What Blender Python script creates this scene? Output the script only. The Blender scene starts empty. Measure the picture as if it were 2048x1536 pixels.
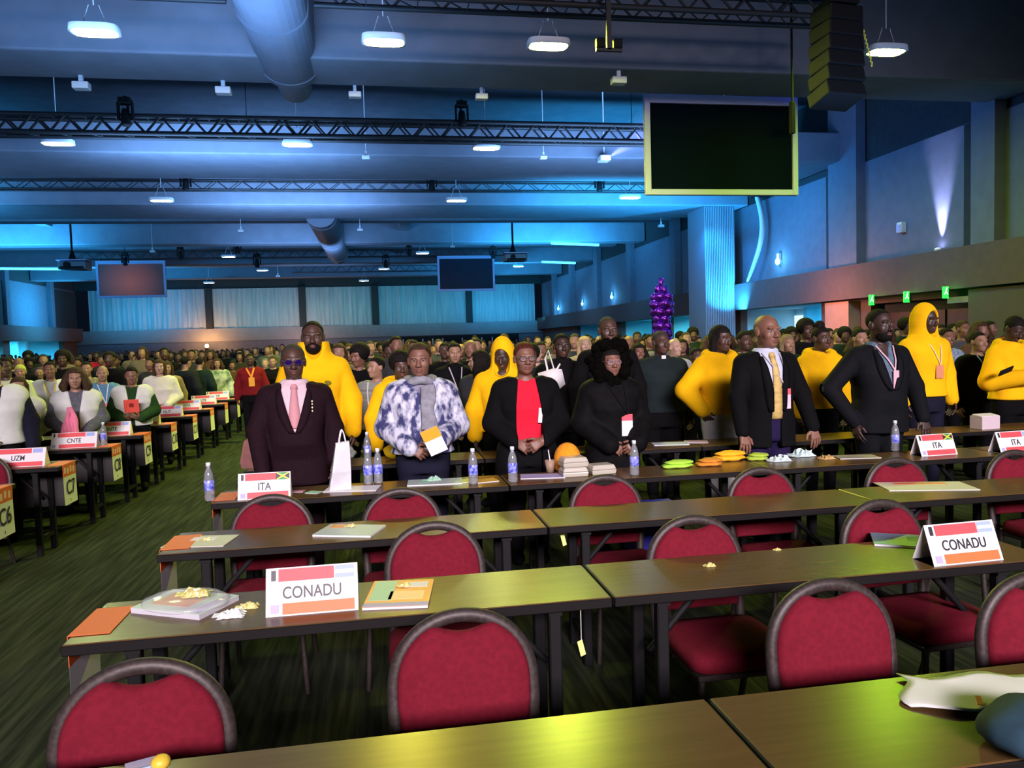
import bpy, math, random
import numpy as np
from mathutils import Vector, Matrix, Euler

SC = bpy.context.scene
COL = SC.collection
R = math.radians
PI = math.pi

# ------------------------------------------------------------------ camera
CAM_H = 1.68
YAW, PITCH, ROLL, FPX = 9.7, -3.2, 1.66, 1538.0
_y, _p, _r = R(YAW), R(PITCH), R(ROLL)
FWD = Vector((math.sin(_y) * math.cos(_p), math.cos(_y) * math.cos(_p), math.sin(_p)))
_R0 = Vector((math.cos(_y), -math.sin(_y), 0.0))
_U0 = _R0.cross(FWD)
RGT = _R0 * math.cos(_r) - _U0 * math.sin(_r)
UPV = _R0 * math.sin(_r) + _U0 * math.cos(_r)
cam_data = bpy.data.cameras.new('camera')
cam_data.sensor_fit = 'HORIZONTAL'
cam_data.sensor_width = 36.0
cam_data.lens = FPX / 2048.0 * 36.0
cam_data.clip_start = 0.05
cam_data.clip_end = 300.0
cam = bpy.data.objects.new('camera', cam_data)
COL.objects.link(cam)
cam.matrix_world = Matrix(((RGT.x, UPV.x, -FWD.x, 0.0), (RGT.y, UPV.y, -FWD.y, 0.0),
                           (RGT.z, UPV.z, -FWD.z, CAM_H), (0, 0, 0, 1)))
SC.camera = cam


def ray(px, py):
    return FWD + RGT * ((px - 1024.0) / FPX) - UPV * ((py - 768.0) / FPX)


def at_z(px, py, z):
    d = ray(px, py)
    return Vector((0, 0, CAM_H)) + d * ((z - CAM_H) / d.z)


def at_y(px, py, Y):
    d = ray(px, py)
    return Vector((0, 0, CAM_H)) + d * (Y / d.y)


# ------------------------------------------------------------------ exposure, world
SC.view_settings.view_transform = 'Standard'
SC.view_settings.look = 'None'
SC.view_settings.exposure = 0.0
SC.view_settings.gamma = 1.0
SC.view_settings.use_curve_mapping = False
SC.cycles.use_denoising = True
SC.cycles.max_bounces = 6
SC.cycles.diffuse_bounces = 3
SC.cycles.glossy_bounces = 3
SC.cycles.transmission_bounces = 4
SC.cycles.transparent_max_bounces = 6
SC.cycles.volume_bounces = 0
SC.cycles.caustics_reflective = False
SC.cycles.caustics_refractive = False
SC.cycles.sample_clamp_indirect = 4.0
world = bpy.data.worlds.new('hall dark')
SC.world = world
world.use_nodes = True
world.node_tree.nodes['Background'].inputs[0].default_value = (0.10, 0.22, 0.5, 1)
world.node_tree.nodes['Background'].inputs[1].default_value = 0.02


# ------------------------------------------------------------------ large lights of the hall
def area(name, loc, target, size, size_y, energy, color, spread=180):
    l = bpy.data.lights.new(name, 'AREA')
    l.shape = 'RECTANGLE'
    l.size, l.size_y = size, size_y
    l.energy = energy
    l.color = color
    l.spread = R(spread)
    o = bpy.data.objects.new(name, l)
    COL.objects.link(o)
    o.location = loc
    o.rotation_euler = (Vector(target) - Vector(loc)).to_track_quat('-Z', 'Y').to_euler()
    return o


def spot(name, loc, target, energy, color, angle=60, blend=0.6, radius=0.08):
    l = bpy.data.lights.new(name, 'SPOT')
    l.energy = energy
    l.color = color
    l.spot_size = R(angle)
    l.spot_blend = blend
    l.shadow_soft_size = radius
    o = bpy.data.objects.new(name, l)
    COL.objects.link(o)
    o.location = loc
    o.rotation_euler = (Vector(target) - Vector(loc)).to_track_quat('-Z', 'Y').to_euler()
    return o


def point(name, loc, energy, color, radius=0.1):
    l = bpy.data.lights.new(name, 'POINT')
    l.energy = energy
    l.color = color
    l.shadow_soft_size = radius
    o = bpy.data.objects.new(name, l)
    COL.objects.link(o)
    o.location = loc
    return o


# the stage behind the camera: its video wall and wash lamps light the faces
area('stage wash', (1.0, -18.0, 9.0), (2.0, 4.5, 1.0), 14.0, 3.0, 800.0, (1.0, 0.84, 0.93), 40)
# blue wash lamps on the rig, aimed up at the beams and the ceiling
BLUE = (0.22, 0.48, 1.0)
CYAN = (0.04, 0.45, 1.0)
for i, (x, yy, e, c) in enumerate([(-15, 12, 360, BLUE), (-3, 12, 270, BLUE), (8, 11, 30, BLUE),
                                   (-16, 21, 600, BLUE), (-4, 21, 480, BLUE), (7, 20, 430, BLUE),
                                   (-17, 28, 600, CYAN), (-3, 28, 380, BLUE), (9, 27, 700, CYAN),
                                   (-18, 40, 700, CYAN), (-4, 40, 220, BLUE), (9, 40, 700, CYAN),
                                   (-18, 54, 800, CYAN), (-4, 54, 160, BLUE), (9, 54, 900, CYAN)]):
    area('blue wash', (x, yy, 5.2), (x, yy + 2.0, 9.0), 6.0, 1.5, e * 1.3, c, 150)
# blue-lavender wash on the right wall and teal wash on the back drapes
for x, yy, tx, ty, tz, e, c, sz in [(9.0, 19.0, 15.0, 20.0, 4.8, 130, (0.08, 0.34, 1.0), 3), (9.5, 25.0, 15.0, 26.5, 5.2, 330, (0.03, 0.38, 1.0), 3),
                                    (9.0, 40.0, 15.0, 42.0, 5.2, 150, (0.05, 0.42, 1.0), 4), (9.0, 50.0, 15.0, 52.0, 5.2, 150, (0.04, 0.45, 1.0), 4),
                                    (9.0, 61.0, 15.0, 62.0, 5.2, 150, (0.04, 0.45, 1.0), 4)]:
    area('wall wash', (x, yy, 6.4), (tx, ty, tz), sz, 0.6, e, c, 110)
for x, e, c in [(-19.5, 120, (0.06, 0.5, 1.0)), (-10.5, 55, (0.14, 0.70, 0.9)), (-3.3, 50, (0.20, 0.75, 0.85)), (4.0, 60, (0.12, 0.66, 0.95)), (11.3, 140, (0.05, 0.50, 1.0))]:
    area('drape wash', (x, 66.5, 3.6), (x, 70.0, 5.4), 6.5, 0.4, e, c, 120)


# ------------------------------------------------------------------ helpers
def mat(name, color, rough=0.6, metal=0.0, noise=0.0, scale=20.0, bump=0.0, spec=0.5, alpha=1.0, trans=0.0,
        color2=None, stretch=(1, 1, 1), sheen=0.0, coat=0.0, detail=3.0):
    m = bpy.data.materials.new(name)
    m.use_nodes = True
    nt = m.node_tree
    b = nt.nodes['Principled BSDF']
    b.inputs['Base Color'].default_value = (*color, 1)
    b.inputs['Roughness'].default_value = rough
    b.inputs['Metallic'].default_value = metal
    b.inputs['Specular IOR Level'].default_value = spec
    b.inputs['Alpha'].default_value = alpha
    b.inputs['Transmission Weight'].default_value = trans
    b.inputs['Sheen Weight'].default_value = sheen
    b.inputs['Coat Weight'].default_value = coat
    if noise > 0 or bump > 0 or color2 is not None:
        tc = nt.nodes.new('ShaderNodeTexCoord')
        mp = nt.nodes.new('ShaderNodeMapping')
        mp.inputs['Scale'].default_value = stretch
        n = nt.nodes.new('ShaderNodeTexNoise')
        n.inputs['Scale'].default_value = scale
        n.inputs['Detail'].default_value = detail
        nt.links.new(tc.outputs['Object'], mp.inputs[0])
        nt.links.new(mp.outputs[0], n.inputs['Vector'])
        rp = nt.nodes.new('ShaderNodeValToRGB')
        c2 = color2 if color2 is not None else tuple(max(0.0, c * (1 - noise)) for c in color)
        rp.color_ramp.elements[0].position = 0.35
        rp.color_ramp.elements[1].position = 0.65
        rp.color_ramp.elements[0].color = (*c2, 1)
        rp.color_ramp.elements[1].color = (*color, 1)
        nt.links.new(n.outputs['Fac'], rp.inputs[0])
        nt.links.new(rp.outputs[0], b.inputs['Base Color'])
        if bump > 0:
            bp = nt.nodes.new('ShaderNodeBump')
            bp.inputs['Strength'].default_value = bump
            bp.inputs['Distance'].default_value = 0.01
            nt.links.new(n.outputs['Fac'], bp.inputs['Height'])
            nt.links.new(bp.outputs[0], b.inputs['Normal'])
    return m


def glow(name, color, strength):
    m = bpy.data.materials.new(name)
    m.use_nodes = True
    b = m.node_tree.nodes['Principled BSDF']
    b.inputs['Base Color'].default_value = (*color, 1)
    b.inputs['Emission Color'].default_value = (*color, 1)
    b.inputs['Emission Strength'].default_value = strength
    b.inputs['Roughness'].default_value = 0.5
    return m


class MB:
    """collects shapes, then links them as ONE mesh object"""

    def __init__(self):
        self.v, self.f, self.mi, self.sm = [], [], [], []
        self.n = 0

    def add(self, verts, faces, mi=0, smooth=False):
        o = self.n
        self.v.extend([tuple(p) for p in verts])
        self.n += len(verts)
        for f in faces:
            self.f.append(tuple(i + o for i in f))
            self.mi.append(mi)
            self.sm.append(smooth)
        return self

    def box(self, c, s, mi=0, rot=None, taper=1.0):
        hx, hy, hz = s[0] / 2, s[1] / 2, s[2] / 2
        vs = []
        for z in (-1, 1):
            t = taper if z > 0 else 1.0
            for x, y in ((-1, -1), (1, -1), (1, 1), (-1, 1)):
                vs.append(Vector((x * hx * t, y * hy * t, z * hz)))
        if rot is not None:
            M = Euler(rot).to_matrix()
            vs = [M @ v for v in vs]
        c = Vector(c)
        vs = [v + c for v in vs]
        return self.add(vs, [(3, 2, 1, 0), (4, 5, 6, 7), (0, 1, 5, 4), (1, 2, 6, 5), (2, 3, 7, 6), (3, 0, 4, 7)], mi)

    def cyl(self, a, b, r0, r1=None, n=12, mi=0, caps=True, smooth=True):
        r1 = r0 if r1 is None else r1
        a, b = Vector(a), Vector(b)
        d = (b - a).normalized()
        u = d.orthogonal().normalized()
        w = d.cross(u)
        vs = []
        for p, r in ((a, r0), (b, r1)):
            for i in range(n):
                t = 2 * PI * i / n
                vs.append(p + u * (r * math.cos(t)) + w * (r * math.sin(t)))
        self.add(vs, [(i, (i + 1) % n, n + (i + 1) % n, n + i) for i in range(n)], mi, smooth)
        if caps:
            self.add(vs[:n], [tuple(reversed(range(n)))], mi)
            self.add(vs[n:], [tuple(range(n))], mi)
        return self

    def tube(self, pts, r, n=8, mi=0, closed=False, sx=1.0, sy=1.0, up=None, caps=True):
        pts = [Vector(p) for p in pts]
        m = len(pts)
        rs = r if isinstance(r, (list, tuple)) else [r] * m
        vs = []
        prev = None
        for i, p in enumerate(pts):
            if closed:
                d = (pts[(i + 1) % m] - pts[i - 1]).normalized()
            else:
                d = (pts[min(i + 1, m - 1)] - pts[max(i - 1, 0)]).normalized()
            if up is not None:
                u = Vector(up) - d * d.dot(Vector(up))
                u = u.normalized() if u.length > 1e-6 else d.orthogonal().normalized()
            elif prev is None:
                u = d.orthogonal().normalized()
            else:
                u = (prev - d * prev.dot(d)).normalized()
            prev = u
            w = d.cross(u)
            for k in range(n):
                t = 2 * PI * k / n + (PI / 4 if n == 4 else 0)
                vs.append(p + u * (rs[i] * sx * math.cos(t)) + w * (rs[i] * sy * math.sin(t)))
        fs = []
        for i in range(m if closed else m - 1):
            j = (i + 1) % m
            for k in range(n):
                fs.append((i * n + k, i * n + (k + 1) % n, j * n + (k + 1) % n, j * n + k))
        self.add(vs, fs, mi, n > 4)
        if not closed and caps:
            self.add(vs[:n], [tuple(reversed(range(n)))], mi)
            self.add(vs[-n:], [tuple(range(n))], mi)
        return self

    def lathe(self, prof, c=(0, 0, 0), n=20, mi=0):
        vs = []
        for r, z in prof:
            for i in range(n):
                t = 2 * PI * i / n
                vs.append((c[0] + r * math.cos(t), c[1] + r * math.sin(t), c[2] + z))
        fs = []
        for k in range(len(prof) - 1):
            for i in range(n):
                j = (i + 1) % n
                fs.append((k * n + i, k * n + j, (k + 1) * n + j, (k + 1) * n + i))
        return self.add(vs, fs, mi, True)

    def ell(self, c, r, mi=0, n=14, m=9, rot=None, fn=None):
        vs, fs = [], []
        M = Euler(rot).to_matrix() if rot is not None else None
        for j in range(m + 1):
            ph = PI * j / m
            for i in range(n):
                t = 2 * PI * i / n
                q = Vector((math.sin(ph) * math.cos(t), math.sin(ph) * math.sin(t), math.cos(ph)))
                if fn:
                    q = q * fn(q)
                p = Vector((r[0] * q.x, r[1] * q.y, r[2] * q.z))
                if M is not None:
                    p = M @ p
                vs.append(p + Vector(c))
        for j in range(m):
            for i in range(n):
                k = (i + 1) % n
                fs.append((j * n + i, (j + 1) * n + i, (j + 1) * n + k, j * n + k))
        return self.add(vs, fs, mi, True)

    def prism(self, poly, a, b, axis='y', mi=0, smooth=False):
        """poly: 2-D outline, extruded from a to b along an axis"""
        n = len(poly)
        vs = []
        for t in (a, b):
            for p, q in poly:
                vs.append({'x': (t, p, q), 'y': (p, t, q), 'z': (p, q, t)}[axis])
        fs = [(i, (i + 1) % n, n + (i + 1) % n, n + i) for i in range(n)]
        self.add(vs, fs, mi, smooth)
        self.add(vs[:n], [tuple(reversed(range(n)))], mi)
        self.add(vs[n:], [tuple(range(n))], mi)
        return self

    def build(self, name, mats, parent=None, bevel=0.0, seg=2, subsurf=0):
        me = bpy.data.meshes.new(name)
        me.from_pydata(self.v, [], self.f)
        mats = mats if isinstance(mats, (list, tuple)) else [mats]
        for m in mats:
            me.materials.append(m)
        me.polygons.foreach_set('material_index', self.mi)
        me.polygons.foreach_set('use_smooth', self.sm)
        me.update()
        o = bpy.data.objects.new(name, me)
        COL.objects.link(o)
        if parent is not None:
            o.parent = parent
        if bevel > 0:
            bm_ = o.modifiers.new('bevel', 'BEVEL')
            bm_.width = bevel
            bm_.segments = seg
            bm_.limit_method = 'ANGLE'
        if subsurf:
            s_ = o.modifiers.new('sub', 'SUBSURF')
            s_.levels = s_.render_levels = subsurf
        return o


def tag(o, label, cat, group=None, kind=None):
    o['label'] = label
    if cat:
        o['category'] = cat
    if group:
        o['group'] = group
    if kind:
        o['kind'] = kind
    return o


def empty(name, loc=(0, 0, 0), rz=0.0):
    o = bpy.data.objects.new(name, None)
    o.empty_display_size = 0.1
    COL.objects.link(o)
    o.location = loc
    o.rotation_euler = (0, 0, rz)
    return o


def thing(name, label, cat, loc=(0, 0, 0), rz=0.0, group=None):
    return tag(empty(name, loc, rz), label, cat, group)


def struct(o):
    o['kind'] = 'structure'
    return o


def copy_tree(o, parent=None):
    c = o.copy()
    COL.objects.link(c)
    c.parent = parent
    for ch in o.children:
        copy_tree(ch, c)
    return c


def dup(o, loc, rz=None, label=None, group=None):
    c = copy_tree(o)
    c.location = loc
    if rz is not None:
        c.rotation_euler = (0, 0, rz)
    if label:
        c['label'] = label
    if group:
        c['group'] = group
    return c


def lettering(text, size, m, parent, loc, rot, name='lettering', stretch=1.0, bold=0.0):
    cu = bpy.data.curves.new('tmp text', 'FONT')
    cu.body = text
    cu.size = size
    cu.align_x = 'CENTER'
    cu.align_y = 'CENTER'
    cu.extrude = 0.0004
    cu.offset = bold
    t = bpy.data.objects.new('tmp text', cu)
    COL.objects.link(t)
    dg = bpy.context.evaluated_depsgraph_get()
    me = bpy.data.meshes.new_from_object(t.evaluated_get(dg))
    me.name = name
    bpy.data.objects.remove(t)
    me.materials.clear()
    me.materials.append(m)
    o = bpy.data.objects.new(name, me)
    COL.objects.link(o)
    o.parent = parent
    o.location = loc
    o.rotation_euler = rot
    o.scale = (1.0, stretch, 1.0)
    return o


# ------------------------------------------------------------------ materials
M_ = {}
M_['wall_grey'] = mat('painted wall grey', (0.15, 0.15, 0.19), 0.8, noise=0.12, scale=3)
M_['wall_dark'] = mat('dark acoustic panel', (0.032, 0.034, 0.036), 0.9, noise=0.25, scale=6)
M_['band'] = mat('brown bulkhead', (0.125, 0.070, 0.064), 0.75, noise=0.15, scale=4)
M_['salmon'] = mat('salmon painted wall', (0.42, 0.22, 0.17), 0.8, noise=0.1, scale=3)
M_['drape'] = mat('pale pleated drape', (0.42, 0.45, 0.46), 0.85, noise=0.25, scale=1.2, stretch=(6, 6, 0.4))
M_['beam'] = mat('painted beam', (0.22, 0.24, 0.29), 0.8, noise=0.12, scale=2)
M_['ceil'] = mat('dark ceiling', (0.07, 0.08, 0.10), 0.9, noise=0.2, scale=2)
M_['duct'] = mat('galvanised duct', (0.17, 0.19, 0.24), 0.55, metal=0.0, noise=0.1, scale=2)
M_['black'] = mat('black metal', (0.009, 0.009, 0.010), 0.6, spec=0.15)
M_['truss'] = mat('dark truss tube', (0.022, 0.022, 0.025), 0.55)
M_['white'] = mat('white plastic', (0.75, 0.75, 0.78), 0.5)
M_['silver'] = mat('silver frame', (0.46, 0.46, 0.72), 0.6, metal=0.0)
M_['screen'] = mat('switched off screen', (0.0012, 0.004, 0.010), 0.6, spec=0.02)
M_['chrome'] = mat('steel', (0.5, 0.5, 0.5), 0.25, metal=1.0)


# ------------------------------------------------------------------ the hall
XL, XR, YB, YF = -25.0, 15.0, 70.0, -10.0
carpet = mat('olive striped carpet', (0.075, 0.085, 0.045), 0.95, noise=0.3, scale=1.0)
nt = carpet.node_tree
nd, ln = nt.nodes, nt.links
b = nd['Principled BSDF']
b.inputs['Specular IOR Level'].default_value = 0.08
tc = nd.new('ShaderNodeTexCoord')
mp = nd.new('ShaderNodeMapping')
mp.inputs['Scale'].default_value = (30, 1.6, 1)
mp.inputs['Rotation'].default_value = (0, 0, R(-20))
n1 = nd.new('ShaderNodeTexNoise')
n1.inputs['Scale'].default_value = 1.0
n1.inputs['Detail'].default_value = 4
n2 = nd.new('ShaderNodeTexNoise')
n2.inputs['Scale'].default_value = 0.8
ln.new(tc.outputs['Object'], mp.inputs[0])
ln.new(mp.outputs[0], n1.inputs['Vector'])
ln.new(tc.outputs['Object'], n2.inputs['Vector'])
rp = nd.new('ShaderNodeValToRGB')
rp.color_ramp.elements[0].position = 0.38
rp.color_ramp.elements[1].position = 0.70
rp.color_ramp.elements[0].color = (0.019, 0.026, 0.014, 1)
rp.color_ramp.elements[1].color = (0.056, 0.070, 0.037, 1)
ln.new(n1.outputs['Fac'], rp.inputs[0])
mx = nd.new('ShaderNodeMixRGB')
mx.blend_type = 'MULTIPLY'
mx.inputs[0].default_value = 0.35
ln.new(rp.outputs[0], mx.inputs[1])
ln.new(n2.outputs['Fac'], mx.inputs[2])
ln.new(mx.outputs[0], b.inputs['Base Color'])

struct(MB().box(((XL + XR) / 2, (YF + YB) / 2, -0.1), (XR - XL + 4, YB - YF + 2, 0.2)).build('floor', carpet))
struct(MB().box(((XL + XR) / 2, (0 + YB) / 2, 9.7), (XR - XL + 2, YB + 2, 0.2)).build('ceiling', M_['ceil']))

# back wall: lower wall, grey band, pale pleated drapes between pilasters, dark top
w = MB()
w.box(((XL + XR) / 2, YB + 0.15, 1.2), (XR - XL, 0.3, 2.4), 0)
w.box(((XL + XR) / 2, YB + 0.05, 2.95), (XR - XL, 0.5, 1.1), 1)
w.box(((XL + XR) / 2, YB + 0.15, 8.3), (XR - XL, 0.3, 2.8), 2)
struct(w.build('wall_back', [M_['wall_grey'], mat('grey band', (0.27, 0.25, 0.26), 0.8, noise=0.1, scale=2), M_['wall_dark']]))
PIL = [-24.2, -14.3, -6.5, -0.2, 8.2, 14.6]
for i in range(len(PIL) - 1):
    x0, x1 = PIL[i] + 0.3, PIL[i + 1] - 0.3
    n = int((x1 - x0) / 0.12)
    pts = [(x0 + (x1 - x0) * k / n, YB - 0.08 + 0.05 * math.sin(k * 1.9) + 0.03 * math.sin(k * 0.7)) for k in range(n + 1)]
    m = MB()
    vs = [(x, y, 3.5) for x, y in pts] + [(x, y, 6.9) for x, y in pts]
    m.add(vs, [(k, k + 1, n + 2 + k, n + 1 + k) for k in range(n)], 0, True)
    vs2 = [(x, y + 0.05, 3.5) for x, y in pts] + [(x, y + 0.05, 6.9) for x, y in pts]
    m.add(vs2, [(k + 1, k, n + 1 + k, n + 2 + k) for k in range(n)], 0, True)
    nm = ['leftmost', 'second from the left', 'third from the left', 'fourth from the left', 'rightmost']
    tag(m.build('drape', M_['drape']), f'pale pleated drape on the far back wall, {nm[i]} of five', 'drape', 'drapes on the back wall')
for x in PIL[1:-1]:
    struct(MB().box((x, YB - 0.15, 5.2), (0.55, 0.4, 3.5)).build('trim_1', M_['wall_dark']))


# side walls
def side_wall(name, X, s, openings, y0, y1):
    """s=+1: wall to the right of the room, -1: to the left"""
    m = MB()
    ym, yl = (y0 + y1) / 2, y1 - y0
    m.box((X + s * 0.15, ym, 5.28), (0.3, yl, 3.2), 0)              # upper wall
    m.box((X + s * 0.2, ym, 8.3), (0.3, yl, 2.9), 1)                # dark panels on top
    m.box((X - s * 0.1, ym, 3.2), (0.9, yl, 1.04), 2)               # brown bulkhead band
    ys = y0
    for a, bb in openings + [(y1, y1)]:                             # lower wall between the openings
        if a > ys:
            m.box((X + s * 0.15, (ys + a) / 2, 1.34), (0.3, a - ys, 2.68), 3)
        ys = bb
    return struct(m.build(name, [M_['wall_grey'], M_['wall_dark'], M_['band'], M_['band']]))


side_wall('wall_right', XR, 1, [(17.4, 21.6), (24.3, 30.3), (34.5, 38.5), (41.0, 46.5), (49.0, 57.5)], YF, YB)
side_wall('wall_left', XL, -1, [(54.0, 57.0), (58.0, 67.0)], YF, YB)

# lit foyers seen through the openings
alc = mat('foyer plaster', (0.42, 0.62, 0.72), 0.8)


def alcove(i, X, s, a, bb, power, color):
    m = MB()
    d = 2.2
    m.box((X + s * (0.3 + d), (a + bb) / 2, 1.34), (0.1, bb - a, 2.68))
    m.box((X + s * (0.3 + d / 2), a - 0.05, 1.34), (d, 0.1, 2.68))
    m.box((X + s * (0.3 + d / 2), bb + 0.05, 1.34), (d, 0.1, 2.68))
    m.box((X + s * (0.3 + d / 2), (a + bb) / 2, 2.73), (d, bb - a, 0.1))
    k = int((bb - a) / 1.5)
    for q in range(1, k):
        m.box((X + s * (0.3 + d - 0.25), a + (bb - a) * q / k, 1.34), (0.4, 0.25, 2.68))
    struct(m.build(f'wall_foyer_{i}', alc))
    area('foyer lamp', (X + s * (0.3 + d * 0.45), (a + bb) / 2, 2.6), (X + s * (0.3 + d * 0.7), (a + bb) / 2, 0), 0.6, (bb - a) * 0.8, power, color)


alcove(1, XR, 1, 24.3, 30.3, 330, (0.0, 0.55, 1.0))
alcove(2, XR, 1, 34.5, 38.5, 260, (0.12, 0.8, 1.0))
alcove(3, XR, 1, 41.0, 46.5, 320, (0.08, 0.72, 1.0))
alcove(4, XR, 1, 49.0, 57.5, 420, (0.06, 0.58, 1.0))
alcove(5, XL, -1, 54.0, 57.0, 450, (0.05, 0.65, 1.0))
alcove(6, XL, -1, 58.0, 67.0, 1700, (0.05, 0.65, 1.0))
# a white lit doorway in the nearest blue foyer
struct(MB().box((XR + 2.4, 29.7, 1.2), (0.08, 0.9, 2.4)).build('door_1', glow('lit doorway', (0.75, 0.95, 1.0), 1.0)))

# dark exit doors on the right wall
m = MB()
m.box((XR + 0.45, 19.5, 1.25), (0.12, 4.2, 2.5), 0)
m.box((XR + 0.3, 19.5, 2.6), (0.4, 4.2, 0.2), 1)
for q in range(3):
    m.box((XR + 0.36, 18.1 + q * 1.4, 1.1), (0.06, 1.3, 2.2), 2)
struct(m.build('door_2', [M_['wall_dark'], M_['band'], mat('maroon door leaf', (0.06, 0.018, 0.022), 0.5, noise=0.2, scale=5)]))
struct(MB().box((XR - 0.2, 22.8, 1.32), (0.4, 1.3, 2.62)).build('wall_pier', M_['salmon']))
struct(MB().box((XR - 0.2, 16.3, 1.32), (0.4, 1.7, 2.62)).build('wall_pier', mat('brown pier', (0.11, 0.072, 0.062), 0.8, noise=0.1, scale=3)))
struct(MB().box((XR - 0.2, 13.2, 1.32), (0.4, 2.4, 2.62)).build('wall_pier', mat('maroon pier', (0.085, 0.048, 0.05), 0.8, noise=0.1, scale=3)))
area('pier lamp', (XR - 2.6, 22.4, 2.9), (XR, 22.8, 1.2), 0.3, 0.6, 120, (1.0, 0.42, 0.30))
struct(MB().box((XR - 0.02, 17.85, 2.42), (0.06, 0.9, 0.16)).build('trim_2', M_['silver']))

# pilasters on the side walls
for i, (y, wd, c) in enumerate([(16.8, 0.75, 'wall_grey'), (22.6, 1.5, 'wall_grey'), (37.0, 0.7, 'wall_grey'), (44.0, 0.7, 'wall_grey'),
                                (51.0, 0.9, 'wall_grey'), (58.0, 0.8, 'wall_grey'), (64.0, 0.8, 'wall_grey')]):
    struct(MB().box((XR - 0.16, y, 6.7), (0.32, wd, 5.9)).build('wall_pilaster', M_[c]))
    struct(MB().box((XR - 0.03, y + wd / 2 + 0.3, 5.3), (0.08, 0.45, 3.1)).build('trim_3', M_['wall_dark']))
for i, y in enumerate([57.5, 64.8]):
    struct(MB().box((XL + 0.16, y, 6.7), (0.32, 0.6, 5.9)).build('wall_pilaster', M_['wall_grey']))
for y0, y1 in ((64.9, 69.9), (48, 57.4)):
    struct(MB().box((XL + 0.08, (y0 + y1) / 2, 5.2), (0.1, y1 - y0, 3.1)).build('trim_4', M_['wall_dark']))
area('left bay wash', (XL + 4.5, 61.2, 4.6), (XL, 61.2, 5.2), 3.0, 2.0, 520, (0.03, 0.48, 1.0), 120)

# cross beams carried over the room
for i, (ya, yb, za, zb) in enumerate([(15.2, 16.7, 7.1, 9.6), (22.7, 26.0, 7.1, 8.0), (29.5, 32.6, 6.9, 9.6),
                                      (37.0, 37.8, 7.5, 9.6), (41.8, 43.0, 7.1, 9.6), (47.0, 47.8, 7.5, 9.6), (51.8, 53.0, 7.1, 9.6), (57.0, 57.8, 7.5, 9.6), (61.8, 63.0, 7.1, 9.6)]):
    struct(MB().box(((XL + XR) / 2, (ya + yb) / 2, (za + zb) / 2), (XR - XL, yb - ya, zb - za)).build('ceiling_beam', M_['beam'], bevel=0.04))
for i, (x, ya, yb, z) in enumerate([(-9.5, 5, 15, 8.2), (3.0, 8, 15, 8.4), (-18, 5, 15, 8.2), (-16, 33, 60, 8.0), (6, 33, 60, 8.2), (1.5, 33, 60, 7.7),
                                    (-9, 33, 60, 8.3), (11.3, 33, 69, 8.3), (-21, 33, 69, 8.3)]):
    struct(MB().box((x, (ya + yb) / 2, z + 0.6), (0.5, yb - ya, 1.2)).build('ceiling_joist', M_['beam']))
# the boxed-in leg of the middle beam on the right, with its pleated partition
m = MB()
m.box((13.85, 30.6, 3.45), (1.3, 1.7, 6.9), 0)
n = 17
for k in range(n):
    x = 13.22 + 1.2 * k / (n - 1)
    m.cyl((x, 29.72, 0.0), (x, 29.72, 6.88), 0.027, n=8, mi=1, caps=False)
struct(m.build('wall_column', [mat('column paint', (0.20, 0.22, 0.27), 0.7), mat('pleated partition', (0.24, 0.27, 0.34), 0.6)]))
spot('column uplight', (14.15, 28.75, 2.35), (14.0, 29.75, 5.2), 2600, (0.02, 0.42, 1.0), 110, 0.8)
spot('column uplight', (12.6, 28.6, 6.4), (13.9, 29.7, 3.5), 800, (0.02, 0.33, 1.0), 100, 0.8)

# big ventilation ducts along the room
def duct(label, x, w_, ya, yb, z, h):
    t = thing('air_duct', label, 'duct', (x, ya, z), 0, 'air ducts under the ceiling')
    prof = []
    for k in range(16):
        a = PI + PI * k / 15
        prof.append((math.cos(a) * w_ / 2, 0.35 * h + 0.35 * h * math.sin(a)))
    prof += [(w_ / 2, h), (-w_ / 2, h)]
    MB().prism(prof, 0, yb - ya, 'y', 0).build('shell', M_['duct'], t)
    for q in range(3):
        y = (yb - ya) * (0.05 + 0.45 * q)
        MB().prism([(p * 1.04, q2 * 1.02 - 0.02) for p, q2 in prof], y, y + 0.08, 'y', 0).build('flange', M_['duct'], t)
    MB().prism([(p * 0.6, q2 * 0.7) for p, q2 in prof], yb - ya, yb - ya + 0.9, 'y', 0).build('outlet', M_['duct'], t)
    return t


duct('broad pale air duct nearest the camera above the left aisle', -1.55, 1.15, 10.8, 16.4, 6.9, 1.3)
duct('distant pale air duct beyond the middle beam', -2.2, 1.2, 33.0, 47.0, 6.6, 1.4)


# ------------------------------------------------------------------ trusses
def truss(label, Y, z, x0, x1, h=0.32, d=0.3, step=0.42, cr=0.032):
    t = thing('lighting_truss', label, 'truss', (x0, Y, z), 0, 'black lighting trusses')
    L = x1 - x0
    m = MB()
    for yy in (0, d):
        for zz in (0, h):
            m.cyl((0, yy, zz), (L, yy, zz), cr, n=6)
    m.build('chord', M_['truss'], t)
    m = MB()
    k = int(L / step)
    for i in range(k):
        a, bb = i * L / k, (i + 1) * L / k
        for yy in (0, d):
            p, q = ((a, yy, 0), (bb, yy, h)) if i % 2 else ((a, yy, h), (bb, yy, 0))
            m.cyl(p, q, cr * 0.5, n=4, caps=False)
        m.cyl((a, 0, 0), (bb, d, 0) if i % 2 else (a, d, 0), 0.012, n=4, caps=False)
        m.cyl((a, 0, h), (a, d, h), 0.012, n=4, caps=False)
    m.build('lacing', M_['truss'], t)
    n = max(2, int(L / 9))
    for i in range(n + 1):
        MB().cyl((0.5 + (L - 1) * i / n, d / 2, h), (0.5 + (L - 1) * i / n, d / 2, 9.6 - z), 0.01, n=5).build('hanging_cable', M_['black'], t)
    return t


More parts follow.
